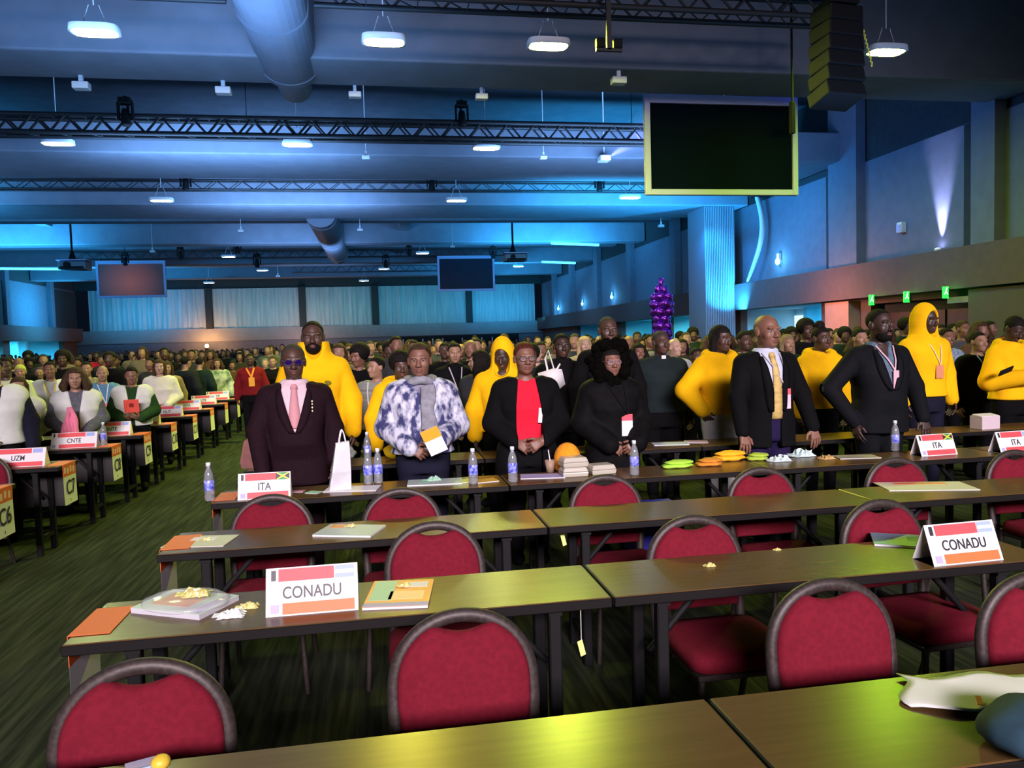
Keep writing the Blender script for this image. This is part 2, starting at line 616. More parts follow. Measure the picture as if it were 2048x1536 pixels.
truss('black lighting truss along the top edge, left of the near duct', 13.0, 7.35, -24, -2.25, 0.45, 0.45, 0.42, 0.05)
truss('black lighting truss along the top edge, right of the near duct', 13.0, 7.35, -0.85, 8.5, 0.45, 0.45, 0.42, 0.05)
truss('thick dark truss level with the top of the big screen', 20.5, 7.05, -24, 7.6, 0.42, 0.42, 0.36, 0.06)
truss('thin latticed truss below the second row of ceiling lights', 28.2, 7.2, -24, 11.6)
truss('distant truss carrying the two far screens', 48.6, 7.15, -17.5, 8.6, 0.45, 0.35, 0.42)
truss('farthest short truss in front of the back wall', 58.0, 7.1, -6, 6, 0.45, 0.35)


# ------------------------------------------------------------------ moving heads on the trusses
def moving_head(label, p, s=1.0, rz=0.0, rod=False):
    p = Vector((p.x, p.y - 0.28, p.z))
    t = thing('moving_head_lamp', label, 'stage light', p, rz, 'moving head lamps on the trusses')
    MB().box((0, 0, 0.62 * s), (0.30 * s, 0.26 * s, 0.16 * s)).build('base', M_['black'], t, 0.02)
    m = MB()
    for q in (-1, 1):
        m.box((q * 0.17 * s, 0, 0.36 * s), (0.05 * s, 0.12 * s, 0.46 * s))
    m.box((0, 0, 0.565 * s), (0.30 * s, 0.12 * s, 0.05 * s))
    m.build('yoke', M_['black'], t)
    if rod:
        MB().cyl((0, 0, 0.7 * s), (0, 0, 9.6 - p.z), 0.018, n=6).build('rod', M_['black'], t)
    MB().lathe([(0, 0), (0.11 * s, 0), (0.12 * s, 0.05 * s), (0.105 * s, 0.3 * s), (0.08 * s, 0.42 * s), (0, 0.44 * s)], (0, 0, 0), 14).build('lamp_head', M_['black'], t)
    MB().box((0, 0.10, 0.72 * s), (0.07 * s, 0.24, 0.06 * s)).box((0, 0.205, 0.42 * s), (0.06, 0.04, 0.66 * s)).build('clamp', M_['black'], t)
    return t


for lab, px, py, Y, s in [
        ('dark moving head lamp at the left on the thick truss', 260, 258, 20.6, 0.95),
        ('dark moving head lamp at the middle of the thick truss', 922, 258, 20.6, 0.9),
        ('black moving head lamp at the left end of the thin truss', 376, 384, 28.25, 0.95),
        ('black moving head lamp at the middle of the thin truss', 863, 384, 28.25, 0.95),
        ('black moving head lamp at the right end of the thin truss', 1195, 386, 28.25, 0.95),
        ('small far lamp hung above the left aisle, at its left', 477, 508, 46.0, 1.1),
        ('small far lamp hung left of the middle, beside a pendant', 516, 536, 50.0, 1.2),
        ('small far lamp left of the far right screen', 772, 536, 48.6, 1.1),
        ('small far lamp hung over the middle of the hall', 818, 512, 46.0, 0.9),
        ('small far lamp right above the far right screen', 985, 518, 45.0, 1.0),
        ('small far lamp above the far left screen', 254, 532, 46.2, 1.0),
        ('pair end lamp to the right of the far left screen', 364, 520, 46.0, 1.0)]:
    moving_head(lab, at_y(px, py, Y), s, 0.0, Y > 40)

# ------------------------------------------------------------------ ceiling lights
LAMPS = [  # px, py, z, colour, strength, width, label
    (190, 66, 6.95, (0.85, 1.0, 0.35), 0.75, 'oval green-yellow ceiling light at the upper left'),
    (768, 85, 6.95, (1.0, 0.90, 0.08), 1.6, 'oval yellow ceiling light just left of the top middle'),
    (1097, 93, 6.95, (0.84, 1.0, 0.08), 2.4, 'brightest ceiling light with the widest green glow'),
    (1772, 105, 6.95, (0.55, 1.0, 0.03), 1.15, 'bright green-yellow ceiling light over the right wall'),
    (115, 288, 6.95, (0.8, 1.0, 0.35), 0.8, 'ceiling light at the left edge in the second row'),
    (595, 290, 6.95, (0.55, 1.0, 0.30), 0.8, 'greenish ceiling light below the big air duct'),
    (972, 297, 6.95, (0.95, 1.0, 0.22), 0.85, 'ceiling light between the two dark trusses, right of the middle'),
    (1450, 292, 6.95, (0.6, 1.0, 0.12), 0.5, 'ceiling light behind the big screen'),
    (323, 402, 6.75, (0.9, 1.0, 0.8), 0.22, 'white ceiling light under the middle beam at the left'),
    (913, 402, 6.75, (0.9, 1.0, 0.35), 0.5, 'yellowish ceiling light under the middle beam at the centre'),
    (1260, 396, 6.75, (1.0, 0.93, 0.9), 0.22, 'white ceiling light under the middle beam, left of the big screen'),
    (457, 514, 6.75, (0.95, 1.0, 0.85), 0.22, 'far ceiling light above the left aisle'),
    (845, 507, 6.75, (1.0, 0.97, 0.9), 0.15, 'far ceiling light left of the far right screen'),
    (525, 541, 6.75, (1.0, 0.92, 0.9), 0.15, 'far pinkish ceiling light right of the left aisle'),
    (768, 538, 6.75, (1.0, 0.92, 0.9), 0.15, 'far pinkish ceiling light in the middle of the hall'),
    (1037, 533, 6.75, (1.0, 0.9, 0.92), 0.15, 'far pinkish ceiling light below the hanging projector'),
    (418, 566, 6.6, (1.0, 1.0, 0.92), 0.15, 'farthest ceiling light near the back wall on the left'),
    (728, 562, 6.6, (1.0, 1.0, 0.92), 0.15, 'farthest ceiling light near the back wall in the middle'),
]
LAMP_L = 370.0
for i, (px, py, z, c, k, lab) in enumerate(LAMPS):
    p = at_z(px, py, z)
    t = thing('ceiling_light', lab, 'ceiling light', p, 0, 'oval ceiling lights')
    out = []
    W_, D_ = 0.38, 0.22
    for q in range(28):
        a = 2 * PI * q / 28
        ca, sa = math.cos(a), math.sin(a)
        out.append((W_ * math.copysign(abs(ca) ** 0.55, ca), D_ * math.copysign(abs(sa) ** 0.55, sa)))
    MB().prism([(x * 0.97, y * 0.97) for x, y in out], 0.014, 0.10, 'z').build('housing', M_['white'], t, 0.012)
    MB().prism([(x * 0.88, y * 0.82) for x, y in out], -0.006, 0.012, 'z').build('diffuser', glow(f'lit lamp {i}', c, LAMP_L * k), t)
    m = MB()
    n_ = len(out)
    m.add([(x, y, 0.10) for x, y in out] + [(x * 1.02, y * 1.04, -0.004) for x, y in out] + [(x * 0.92, y * 0.86, -0.004) for x, y in out],
          [(a, (a + 1) % n_, n_ + (a + 1) % n_, n_ + a) for a in range(n_)] + [(n_ + a, n_ + (a + 1) % n_, 2 * n_ + (a + 1) % n_, 2 * n_ + a) for a in range(n_)], 0, True)
    m.build('rim', M_['white'], t)
    m = MB()
    for q in (-0.2, 0.2):
        m.cyl((q, 0, 0.1), (q * 0.4, 0, 0.45), 0.008, n=5)
    m.cyl((0, 0, 0.45), (0, 0, 9.6 - z), 0.012, n=6)
    m.build('suspension', M_['white'], t)

# ------------------------------------------------------------------ white pendants
for px, py, z, s, lab in [
        (1237, 162, 6.9, 1.5, 'big white pendant box on a rod, left above the big screen'),
        (163, 172, 6.9, 1.5, 'white pendant box under the near beam at the far left'),
        (447, 182, 6.9, 1.5, 'white pendant box under the near beam, left of the duct'),
        (710, 190, 6.9, 1.3, 'white pendant box under the near beam, right of the duct'),
        (963, 194, 6.9, 1.3, 'white pendant box under the near beam right of the middle'),
        (732, 314, 6.9, 1.1, 'white pendant box above the thin truss, left of the middle'),
        (1087, 315, 6.9, 1.0, 'faint pendant box above the thin truss, right of the middle'),
        (1640, 205, 6.6, 1.0, 'white pendant box at the upper right corner of the big screen'),
        (1322, 452, 6.6, 1.3, 'white pendant box hanging below the middle beam at the right'),
        (482, 462, 6.6, 1.2, 'white pendant box beyond the middle beam, left of the far duct'),
        (720, 460, 6.6, 1.2, 'white pendant box beyond the middle beam in the centre'),
        (905, 493, 6.6, 1.2, 'white pendant box above the far right screen'),
        (305, 503, 6.6, 1.2, 'white pendant box above the far left screen'),
        (556, 552, 6.8, 1.4, 'tiny white pendant box near the back wall')]:
    p = at_z(px, py, z)
    t = thing('pendant_box', lab, 'pendant', p, 0, 'white pendant boxes')
    MB().box((0, 0, 0), (0.2 * s, 0.14 * s, 0.09 * s)).build('box', M_['white'], t, 0.02)
    MB().cyl((0, 0, 0.045 * s), (0, 0, 9.6 - z), 0.012, n=6).build('rod', M_['white'], t)
    MB().box((0, 0, 0.1 * s), (0.05 * s, 0.05 * s, 0.1 * s)).build('joint', M_['white'], t)


# ------------------------------------------------------------------ screens
def screen(label, c0, w_, h_, panel, drop=2.4, rz=0.0):
    t = thing('hanging_screen', label, 'screen', c0, rz)
    MB().box((0, 0.02, h_ / 2), (w_ - 0.10, 0.05, h_ - 0.10)).build('panel', panel, t)
    m = MB()
    fw = 0.13
    for x in (-1, 1):
        m.box((x * (w_ / 2 - fw / 2), 0, h_ / 2), (fw, 0.12, h_))
    m.box((0, 0, fw / 2), (w_ - 2 * fw, 0.12, fw))
    m.box((0, 0, h_ - fw * 0.75), (w_ - 2 * fw, 0.12, fw * 1.5))
    m.build('frame', M_['silver'], t, 0.01)
    for x in (-0.42, 0.42):
        MB().cyl((x * w_, 0.02, h_), (x * w_, 0.02, h_ + drop), 0.012, n=6).build('hanging_cable', M_['black'], t)
    return t


screen('big dark projection screen in a pale frame at the upper right', (7.96, 16.9, 4.9), 3.74, 2.25, M_['screen'], 2.2)
screen('far dark screen right of the middle, in front of the back wall', (5.55, 48.3, 4.9), 3.6, 2.2,
       mat('far screen', (0.020, 0.015, 0.032), 0.6, spec=0.2), 2.55)
gm = bpy.data.materials.new('dim red picture')
gm.use_nodes = True
nt = gm.node_tree
b = nt.nodes['Principled BSDF']
tc = nt.nodes.new('ShaderNodeTexCoord')
mp = nt.nodes.new('ShaderNodeMapping')
mp.inputs['Location'].default_value = (0.05, 0, -0.55)
mp.inputs['Scale'].default_value = (0.55, 0.0, 0.62)
gr = nt.nodes.new('ShaderNodeTexGradient')
gr.gradient_type = 'SPHERICAL'
rp = nt.nodes.new('ShaderNodeValToRGB')
rp.color_ramp.elements[0].color = (0.020, 0.010, 0.014, 1)
rp.color_ramp.elements[1].color = (0.17, 0.045, 0.022, 1)
nt.links.new(tc.outputs['Object'], mp.inputs[0])
nt.links.new(mp.outputs[0], gr.inputs[0])
nt.links.new(gr.outputs[0], rp.inputs[0])
nt.links.new(rp.outputs[0], b.inputs['Emission Color'])
b.inputs['Emission Strength'].default_value = 1.0
b.inputs['Base Color'].default_value = (0.02, 0.012, 0.012, 1)
screen('far left screen glowing dim red in a pale frame', (-14.1, 48.3, 4.85), 3.8, 2.15, gm, 2.65)

# ------------------------------------------------------------------ projectors, loudspeakers and other hung things
def projector(label, p, s, lens=True):
    t = thing('hanging_projector', label, 'projector', p)
    MB().box((0, 0, 0), (1.3 * s, 0.9 * s, 0.42 * s)).build('body', mat('grey projector shell', (0.10, 0.11, 0.13), 0.35), t, 0.04)
    MB().box((0, -0.46 * s, -0.12 * s), (1.1 * s, 0.05 * s, 0.13 * s)).build('grille', M_['black'], t)
    MB().box((0, 0, 0.26 * s), (1.4 * s, 1.0 * s, 0.05 * s)).build('cradle', M_['silver'], t)
    MB().cyl((-0.2 * s, -0.42 * s, 0.02), (-0.2 * s, -0.6 * s, 0.02), 0.14 * s, n=16).build('lens', M_['black'], t)
    m = MB()
    m.cyl((-0.1, 0, 0.28 * s), (-0.1, 0, 9.6 - p[2]), 0.05, n=8)
    m.cyl((-0.1, 0, 0.28 * s), (-0.1, 0, 0.75 * s), 0.2 * s, 0.06, n=8)
    m.build('pole', M_['black'], t)
    return t


projector('boxy projector on a pole right of the far right screen', at_y(1030, 516, 38.0), 0.85)
projector('dark projector on a pole left of the far left screen', at_y(150, 532, 40.0), 0.95)

p = at_y(1210, 316, 22.5)
t = thing('beam_projector', 'small blue-lit projector throwing a violet beam behind the big screen', 'projector', p)
MB().box((0, 0.1, 0), (0.34, 0.4, 0.16)).build('body', M_['white'], t, 0.03)
MB().cyl((0.02, -0.08, -0.02), (0.02, -0.14, -0.02), 0.06, n=14).build('lens', glow('blue lens', (0.35, 0.5, 1.0), 60), t)
MB().cyl((0, 0.1, 0.08), (0, 0.1, 9.6 - p.z), 0.02, n=6).build('rod', M_['white'], t)
# the beam in the haze: a lit cone of thin smoke
tgt = at_y(1316, 252, 20.6)
src = p + Vector((0.1, -0.2, 0))
d = (tgt - src)
m = MB()
u = Vector((0, 0, 1))
v = d.cross(u).normalized()
u = v.cross(d).normalized()
prof = []
for k in range(20):
    a = 2 * PI * k / 20
    prof.append(src + d * 0.02 + (u * math.cos(a) + v * math.sin(a)) * 0.03)
for k in range(20):
    a = 2 * PI * k / 20
    prof.append(tgt + (u * math.cos(a) * 0.62 + v * math.sin(a) * 0.9))
m.add(prof, [(i, (i + 1) % 20, 20 + (i + 1) % 20, 20 + i) for i in range(20)] + [tuple(reversed(range(20))), tuple(range(20, 40))])
hz = bpy.data.materials.new('thin haze')
hz.use_nodes = True
hz.node_tree.nodes.remove(hz.node_tree.nodes['Principled BSDF'])
vs = hz.node_tree.nodes.new('ShaderNodeVolumeScatter')
vs.inputs['Density'].default_value = 0.09
vs.inputs['Color'].default_value = (1, 1, 1, 1)
hz.node_tree.links.new(vs.outputs[0], hz.node_tree.nodes['Material Output'].inputs['Volume'])
o = m.build('beam_haze', hz)
tag(o, 'violet light beam in haze left of the big screen', 'light beam', kind='stuff')
spot('beam lamp', src - d.normalized() * 0.02, tgt, 9000, (0.07, 0.07, 1.0), 30, 0.9, 0.02)

# line array hung at the upper right
p = at_y(1672, 20, 11.5)
t = thing('line_array_speaker', 'black curved stack of loudspeakers hanging at the upper right', 'loudspeaker', p)
z, ang = 0.0, 0.0
for k in range(6):
    sx = 0.62 + 0.02 * k
    MB().box((0, 0, z - 0.12), (sx, 0.5, 0.235), rot=(R(-3 * k), 0, R(8))).build('cabinet', M_['black'], t, 0.02)
    z -= 0.245
MB().box((0, 0, 0.06), (0.5, 0.5, 0.08)).build('frame', M_['black'], t)
m = MB()
for q in (-0.2, 0.2):
    m.cyl((q, 0, 0.1), (q, 0, 9.6 - p.z), 0.012, n=5)
m.build('hanging_cable', M_['black'], t)
m = MB()
for k in range(16):
    m.ell((0.42 + 0.01 * k, -0.1 + 0.02 * (k % 2), -0.35 - 0.035 * k), (0.016, 0.012, 0.026), n=8, m=5)
m.build('chain', mat('yellow chain', (0.75, 0.7, 0.1), 0.4), t)

p = at_y(1583, 60, 13.85)
q = at_y(1583, 262, 13.85)
t = thing('hanging_pole', 'thin black pole hanging in front of the big screen', 'pole', (p.x, p.y, q.z))
MB().cyl((0, 0, 0.5), (0, 0, p.z - q.z + 1.5), 0.022, n=8).build('pole', M_['black'], t)
MB().box((0, 0, 0.25), (0.09, 0.09, 0.6)).build('weight', M_['black'], t, 0.01)

p = at_y(1218, 100, 12.6)
t = thing('hanging_bracket', 'grey cross-shaped bracket above the white pendant, left of the big screen', 'bracket', p)
MB().box((0, 0, 0), (0.45, 0.06, 0.05)).build('bar', M_['truss'], t)
MB().box((0, 0, 1.0), (0.08, 0.06, 2.0)).build('post', M_['truss'], t)
MB().cyl((0, 0, 1.9), (0, 0, 9.6 - p.z), 0.015, n=6).build('rod', M_['black'], t)
for x in (-0.15, 0.15):
    MB().box((x, 0, 0.1), (0.15, 0.12, 0.16)).build('lamp_box', M_['black'], t, 0.02)

# ------------------------------------------------------------------ right wall details
def uplight(label, x, y, z, energy, color, ang=42):
    t = thing('wall_uplight', label, 'wall light', (x, y, z), 0, 'uplights on the ledge')
    MB().lathe([(0, 0), (0.07, 0), (0.09, 0.09), (0.075, 0.1), (0, 0.1)]).build('housing', M_['white'], t)
    MB().lathe([(0, 0.101), (0.07, 0.101), (0, 0.112)]).build('lens', glow('uplight lens', color, 60), t)
    return spot('uplight beam', (x, y, z + 0.13), (x + 0.10, y, z + 1.6), energy, color, ang, 0.9, 0.05)


uplight('wall light throwing a tall white-blue cone up the right wall', 14.86, 18.55, 3.73, 3200, (0.46, 0.52, 1.0), 34)
for i, (px, py, Y, lab) in enumerate([(1558, 520, 26.6, 'small cyan wall lamp right of the bright pleated column'),
                                      (1225, 592, 47.5, 'cyan wall lamp on the far right wall, nearest of three'),
                                      (1166, 606, 54.5, 'cyan wall lamp on the far right wall, middle of three'),
                                      (1118, 616, 61.0, 'cyan wall lamp on the far right wall, farthest of three')]):
    d = ray(px, py)
    q = Vector((0, 0, CAM_H)) + d * (14.93 / d.x)
    t = thing('wall_lamp', lab, 'wall light', q, 0, 'small cyan wall lamps')
    MB().box((0, 0, 0.12), (0.12, 0.16, 0.26)).build('bracket', M_['white'], t, 0.02)
    MB().ell((-0.06, 0, -0.06), (0.08, 0.11, 0.13)).build('shade', glow('cyan lamp', (0.15, 0.75, 1.0), 9), t)
    point('wall lamp glow', (q.x - 0.3, q.y, q.z), 60, (0.08, 0.5, 1.0), 0.1)
d = ray(1803, 455)
q = Vector((0, 0, CAM_H)) + d * (14.9 / d.x)
t = thing('wall_speaker', 'small white box speaker on the right wall, left of the uplight', 'loudspeaker', q)
MB().box((0, 0, 0), (0.18, 0.2, 0.3)).build('cabinet', M_['white'], t, 0.02)
MB().box((-0.1, 0, -0.02), (0.02, 0.16, 0.2)).build('grille', M_['silver'], t)
MB().box((0.08, 0, 0.02), (0.08, 0.05, 0.08)).build('bracket', M_['white'], t)
d = ray(1020, 600)
# thick cyan-lit hose hanging beside the column
a0 = Vector((14.55, 28.2, 6.9))
t = thing('hanging_fabric', 'long twisted cyan-lit cloth strip hanging right of the pleated column', 'banner', a0)
pts = []
for k in range(24):
    f = k / 23
    pts.append((0.06 * math.sin(f * 5), -0.35 + 0.75 * f ** 2.2 - 0.35 * math.sin(f * 3.1), -3.1 * f))
MB().tube(pts, [0.20 - 0.08 * (k / 23) ** 2 for k in range(24)], n=10, sx=1.0, sy=0.5).build('cloth', mat('pale cloth', (0.6, 0.62, 0.65), 0.8), t)
MB().box((0, -0.35, 0.04), (0.3, 0.5, 0.06)).build('clip_bar', M_['black'], t)
# cyan light streaks on the far beams, put in as glowing tubes
for lab, a, bb in [('bright cyan light streak on a far beam at the right, as a glowing tube', (9.6, 41.9, 7.02), (12.6, 42.9, 7.02)),
                   ('cyan light streak high in the far left corner, as a glowing tube', (-24.0, 51.9, 7.02), (-19.5, 52.9, 7.02)),
                   ('second cyan light streak in the far right bay, as a glowing tube', (11.2, 51.9, 7.02), (13.8, 52.9, 7.02))]:
    tag(MB().cyl(a, bb, 0.07, n=8).build('light_streak', glow('cyan streak', (0.06, 0.55, 1.0), 4)), lab, 'light streak', 'cyan light streaks')
for px, py, Y, c, lab in [(1245, 440, 42.5, (0.1, 0.6, 1.0), 'cyan stage lamp on the far right wall above the crowd')]:
    q = at_y(px, py, Y)
    t = thing('stage_lamp', lab, 'stage light', q)
    MB().cyl((0.3, 0, 0.05), (-0.2, -0.15, -0.1), 0.2, 0.26, n=14).build('can', M_['black'], t)
    MB().cyl((-0.205, -0.152, -0.101), (-0.22, -0.157, -0.105), 0.24, n=14).build('lens', glow('cyan lens', c, 12), t)
    point('stage lamp glow', (q.x - 0.5, q.y - 0.3, q.z), 220, (0.05, 0.5, 1.0), 0.15)
# green exit signs above the dark doors
gsig = glow('green exit sign', (0.02, 1.0, 0.06), 2.2)
gwh = glow('exit pictogram', (0.75, 1.0, 0.75), 1.6)
for i, (px, py, lab) in enumerate([(1743, 600, 'left'), (1813, 594, 'middle'), (1891, 585, 'right')]):
    d = ray(px, py)
    q = Vector((0, 0, CAM_H)) + d * (14.36 / d.x)
    t = thing('exit_sign', f'green glowing exit sign, {lab} one of the three over the dark doors', 'exit sign', q, 0, 'green exit signs')
    MB().box((0, 0, 0), (0.17, 0.04, 0.30)).build('panel', gsig, t, 0.008)
    m = MB()  # running figure and arrow
    m.box((0.0, -0.024, 0.05), (0.03, 0.004, 0.10), rot=(0, R(20), 0))
    m.box((0.03, -0.024, -0.02), (0.02, 0.004, 0.08), rot=(0, R(-35), 0))
    m.box((-0.03, -0.024, -0.02), (0.02, 0.004, 0.08), rot=(0, R(35), 0))
    m.ell((0.02, -0.024, 0.115), (0.018, 0.004, 0.018), n=10, m=6)
    m.build('pictogram', gwh, t)
    m = MB()
    m.box((0.08, 0, 0.0), (0.02, 0.05, 0.24))
    m.build('wall_plate', M_['black'], t)
    point('exit sign glow', (q.x - 0.02, q.y - 0.25, q.z), 2.0, (0.02, 1.0, 0.06), 0.08)
# warm lamp near the back wall at the left and bright doorway with white posts at the back
q = at_y(400, 700, 66)
t = thing('floor_lamp', 'warm orange lamp glowing on the back wall behind the left crowd', 'lamp', (q.x, 68.6, 0))
MB().cyl((0, 0, 0), (0, 0, 1.9), 0.03).build('pole', M_['black'], t)
MB().lathe([(0.2, 0), (0.2, 0.03), (0, 0.04)]).build('base', M_['black'], t)
MB().ell((0, 0, 2.0), (0.16, 0.16, 0.16)).build('bulb', glow('warm bulb', (1.0, 0.55, 0.2), 20), t)
point('warm glow', (q.x, 68.2, 2.2), 420, (1.0, 0.5, 0.18), 0.2)
point('warm glow', (-6.5, 67.0, 2.2), 300, (1.0, 0.6, 0.5), 0.3)
for k, (px0, px1) in enumerate([(787, 832), (868, 893), (925, 936)]):
    a, bb = at_y(px0, 700, YB - 0.05), at_y(px1, 700, YB - 0.05)
    struct(MB().box(((a.x + bb.x) / 2, YB - 0.04, 0.95), (bb.x - a.x, 0.05, 1.0)).build('window_1', glow('lit back window', (0.85, 0.9, 1.0), 1.6)))
struct(MB().box(((at_y(785, 700, YB).x + at_y(1040, 700, YB).x) / 2, YB - 0.02, 1.3), (11.5, 0.03, 2.1)).build('door_3', M_['black']))
for px in (787, 807, 826, 846, 866, 886, 925, 964, 985):
    q = at_y(px, 690, YB - 0.3)
    tag(MB().cyl((q.x, YB - 0.3, 0), (q.x, YB - 0.3, 2.1), 0.05, n=8).build('door_post', mat('white post', (0.8, 0.85, 0.9), 0.5)),
        'thin white post in the dark back doorway', 'post', 'white posts in the back doorway')


# ------------------------------------------------------------------ tables
wood = mat('brown glossy laminate', (0.115, 0.066, 0.024), 0.27, noise=0.12, scale=6, stretch=(0.6, 9, 1), spec=0.24, coat=0.0)
wood.node_tree.nodes['Principled BSDF'].inputs['Coat Roughness'].default_value = 0.26
wood.node_tree.nodes['Principled BSDF'].inputs['Coat IOR'].default_value = 1.7
edge = mat('dark table edge', (0.006, 0.005, 0.005), 0.6, spec=0.2)
TL, TD, TH = 1.83, 0.42, 0.75


def make_table(label, group, panel):
    t = thing('folding_table', label, 'table', (0, 0, 0), 0, group)
    MB().box((TL / 2, TD / 2, TH - 0.012), (TL - 0.006, TD - 0.006, 0.024)).build('tabletop', wood, t, 0.003, 1)
    m = MB()
    for y in (0.004, TD - 0.004):
        m.box((TL / 2, y, TH - 0.020), (TL, 0.012, 0.034))
    for x in (0.004, TL - 0.004):
        m.box((x, TD / 2, TH - 0.020), (0.012, TD - 0.02, 0.034))
    m.build('edge_band', edge, t, 0.003, 1)
    for x in (0.20, TL - 0.20):
        for y in (0.07, TD - 0.07):
            MB().box((x, y, (TH - 0.06) / 2), (0.045, 0.045, TH - 0.06)).build('leg', M_['black'], t, 0.005, 1)
        MB().box((x, TD / 2, TH - 0.05), (0.05, TD - 0.08, 0.03)).build('cross_rail', M_['black'], t)
        MB().box((x, TD / 2, 0.14), (0.03, TD - 0.14, 0.03)).build('stretcher', M_['black'], t)
        s = 1 if x < TL / 2 else -1
        MB().cyl((x, TD / 2, 0.45), (x + s * 0.24, TD / 2, TH - 0.04), 0.014, n=6).build('brace', M_['black'], t)
    if panel:
        MB().box((TL / 2, TD - 0.05, 0.54), (TL - 0.12, 0.02, 0.36)).build('front_panel', mat('black modesty panel', (0.012, 0.010, 0.010), 0.6), t)
    return t


RY = [1.40, 2.62, 3.70, 4.85, 6.05]
RN = ['nearest row', 'second row from the camera', 'third row from the camera', 'row in front of the standing people',
      'row behind the dark suit']
PX = ['first from the aisle', 'second from the aisle', 'third from the aisle', 'fourth from the aisle']
proto_table = None
for r, y in enumerate(RY):
    for k in range(4):
        if r < 2 and k > 1:
            continue
        lab = f'brown laminate folding table, {RN[r]}, {PX[k]}'
        loc = (-1.04 + k * (TL + 0.01), y, 0)
        if proto_table is None:
            proto_table = make_table(lab, 'tables of the middle block', False)
            proto_table.location = loc
        else:
            dup(proto_table, loc, 0, lab, 'tables of the middle block')
LY = [5.68, 6.85, 8.05, 9.1, 10.25, 11.4, 12.55, 13.7, 14.85, 16.0]
panel_table = make_table('x', 'x', True)
LN = ['C6', 'C7', 'C8', 'C9']
for r, y in enumerate(LY):
    for k in range(2 if r < 6 else 1):
        who = f'with the hanging {LN[r]} card' if r < 4 else f'{["fifth", "sixth", "seventh", "eighth", "ninth", "tenth", "eleventh", "farthest"][r - 4]} along the aisle'
        lab = f'dark table of the left block {who}' if k == 0 else f'dark left-block table, left neighbour of the one {who}'
        loc = (-2.65 - TL - k * (TL + 0.01), y, 0)
        if r == 0 and k == 0:
            panel_table.location = loc
            panel_table['label'] = lab
            panel_table['group'] = 'tables of the left block'
        else:
            dup(panel_table, loc, 0, lab, 'tables of the left block')

# ------------------------------------------------------------------ banquet chairs
crimson = mat('crimson upholstery', (0.165, 0.0085, 0.021), 0.9, noise=0.18, scale=60, bump=0.15, spec=0.15)
frame_m = mat('brown hammered frame', (0.055, 0.042, 0.038), 0.5, noise=0.45, scale=90, metal=0.3)


def back_outline(w_, z0, z1, n=26, notch=0.0):
    """arched outline in x, z: straight sides, round top, optional dip in the crest"""
    hw = w_ / 2
    zs = z1 - 0.20
    pts = [(-hw * 0.93, z0), (hw * 0.93, z0), (hw, zs - 0.03)]
    for k in range(n + 1):
        a = PI * k / n
        x = hw * math.cos(a)
        z = zs + (z1 - zs) * max(0.0, math.sin(a)) ** 0.85
        if notch > 0:
            z -= notch * max(0.0, 1 - (x / 0.085) ** 2)
        pts.append((x, z))
    pts.append((-hw, zs - 0.03))
    return pts


def make_chair(label):
    t = thing('banquet_chair', label, 'chair', (0, 0, 0), 0, 'crimson banquet chairs')
    # seat: rounded cushion
    n = 24
    out = []
    for k in range(n):
        a = 2 * PI * k / n
        ca, sa = math.cos(a), math.sin(a)
        out.append((0.215 * math.copysign(abs(ca) ** 0.32, ca), 0.215 * math.copysign(abs(sa) ** 0.32, sa)))
    m = MB()
    rings = [(0.86, 0.40), (1.0, 0.415), (1.0, 0.455), (0.93, 0.475), (0.6, 0.487), (0.0, 0.49)]
    vs = []
    for s, z in rings:
        for x, y in out:
            vs.append((x * s, y * s, z))
    fs = []
    for q in range(len(rings) - 1):
        for k in range(n):
            fs.append((q * n + k, q * n + (k + 1) % n, (q + 1) * n + (k + 1) % n, (q + 1) * n + k))
    m.add(vs, fs, 0, True)
    m.add(vs[:n], [tuple(reversed(range(n)))])
    m.build('seat', crimson, t)
    MB().box((0, 0, 0.392), (0.40, 0.40, 0.022)).build('seat_frame', frame_m, t, 0.004, 1)
    rake = R(7)
    # backrest pad
    out = back_outline(0.392, 0.50, 0.872, notch=0.040)
    m = MB()
    N = len(out)
    cx, cz = 0.0, 0.66
    layers = [(1.0, 0.0), (1.0, -0.022), (0.93, -0.036), (0.6, -0.046), (0.0, -0.048)]
    vs = []
    for s, y in layers:
        for x, z in out:
            vs.append((cx + (x - cx) * s, y, cz + (z - cz) * s))
    fs = []
    for q in range(len(layers) - 1):
        for k in range(N):
            fs.append((q * N + k, q * N + (k + 1) % N, (q + 1) * N + (k + 1) % N, (q + 1) * N + k))
    m.add(vs, fs, 0, True)
    m.add(vs[:N], [tuple(reversed(range(N)))])
    bk = m.build('backrest', crimson, t)
    bk.location = (0, 0.215, 0)
    bk.rotation_euler = (-rake, 0, 0)
    for v in bk.data.vertices:
        v.co.z -= 0.0
    # arched frame with an open handle gap under the crest
    pts = []
    hw = 0.205
    pts.append((-hw * 0.93, 0.0, 0.40))
    pts.append((-hw, 0.0, 0.62))
    for k in range(27):
        a = PI - PI * k / 26
        pts.append((hw * math.cos(a), 0.0, 0.66 + 0.217 * max(0.0, math.sin(a)) ** 0.85))
    pts.append((hw, 0.0, 0.62))
    pts.append((hw * 0.93, 0.0, 0.40))
    fr = MB().tube(pts, 0.019, n=10, sx=1.0, sy=1.15, up=(0, 1, 0)).build('back_frame', frame_m, t)
    fr.location = (0, 0.215, 0)
    fr.rotation_euler = (-rake, 0, 0)
    for sx in (-1, 1):
        MB().cyl((sx * 0.18, -0.18, 0.39), (sx * 0.20, -0.20, 0.0), 0.014, n=8).build('leg', frame_m, t)
        MB().tube([(sx * 0.19, 0.20, 0.42), (sx * 0.195, 0.21, 0.25), (sx * 0.20, 0.30, 0.0)], 0.014, n=8).build('leg', frame_m, t)
    return t


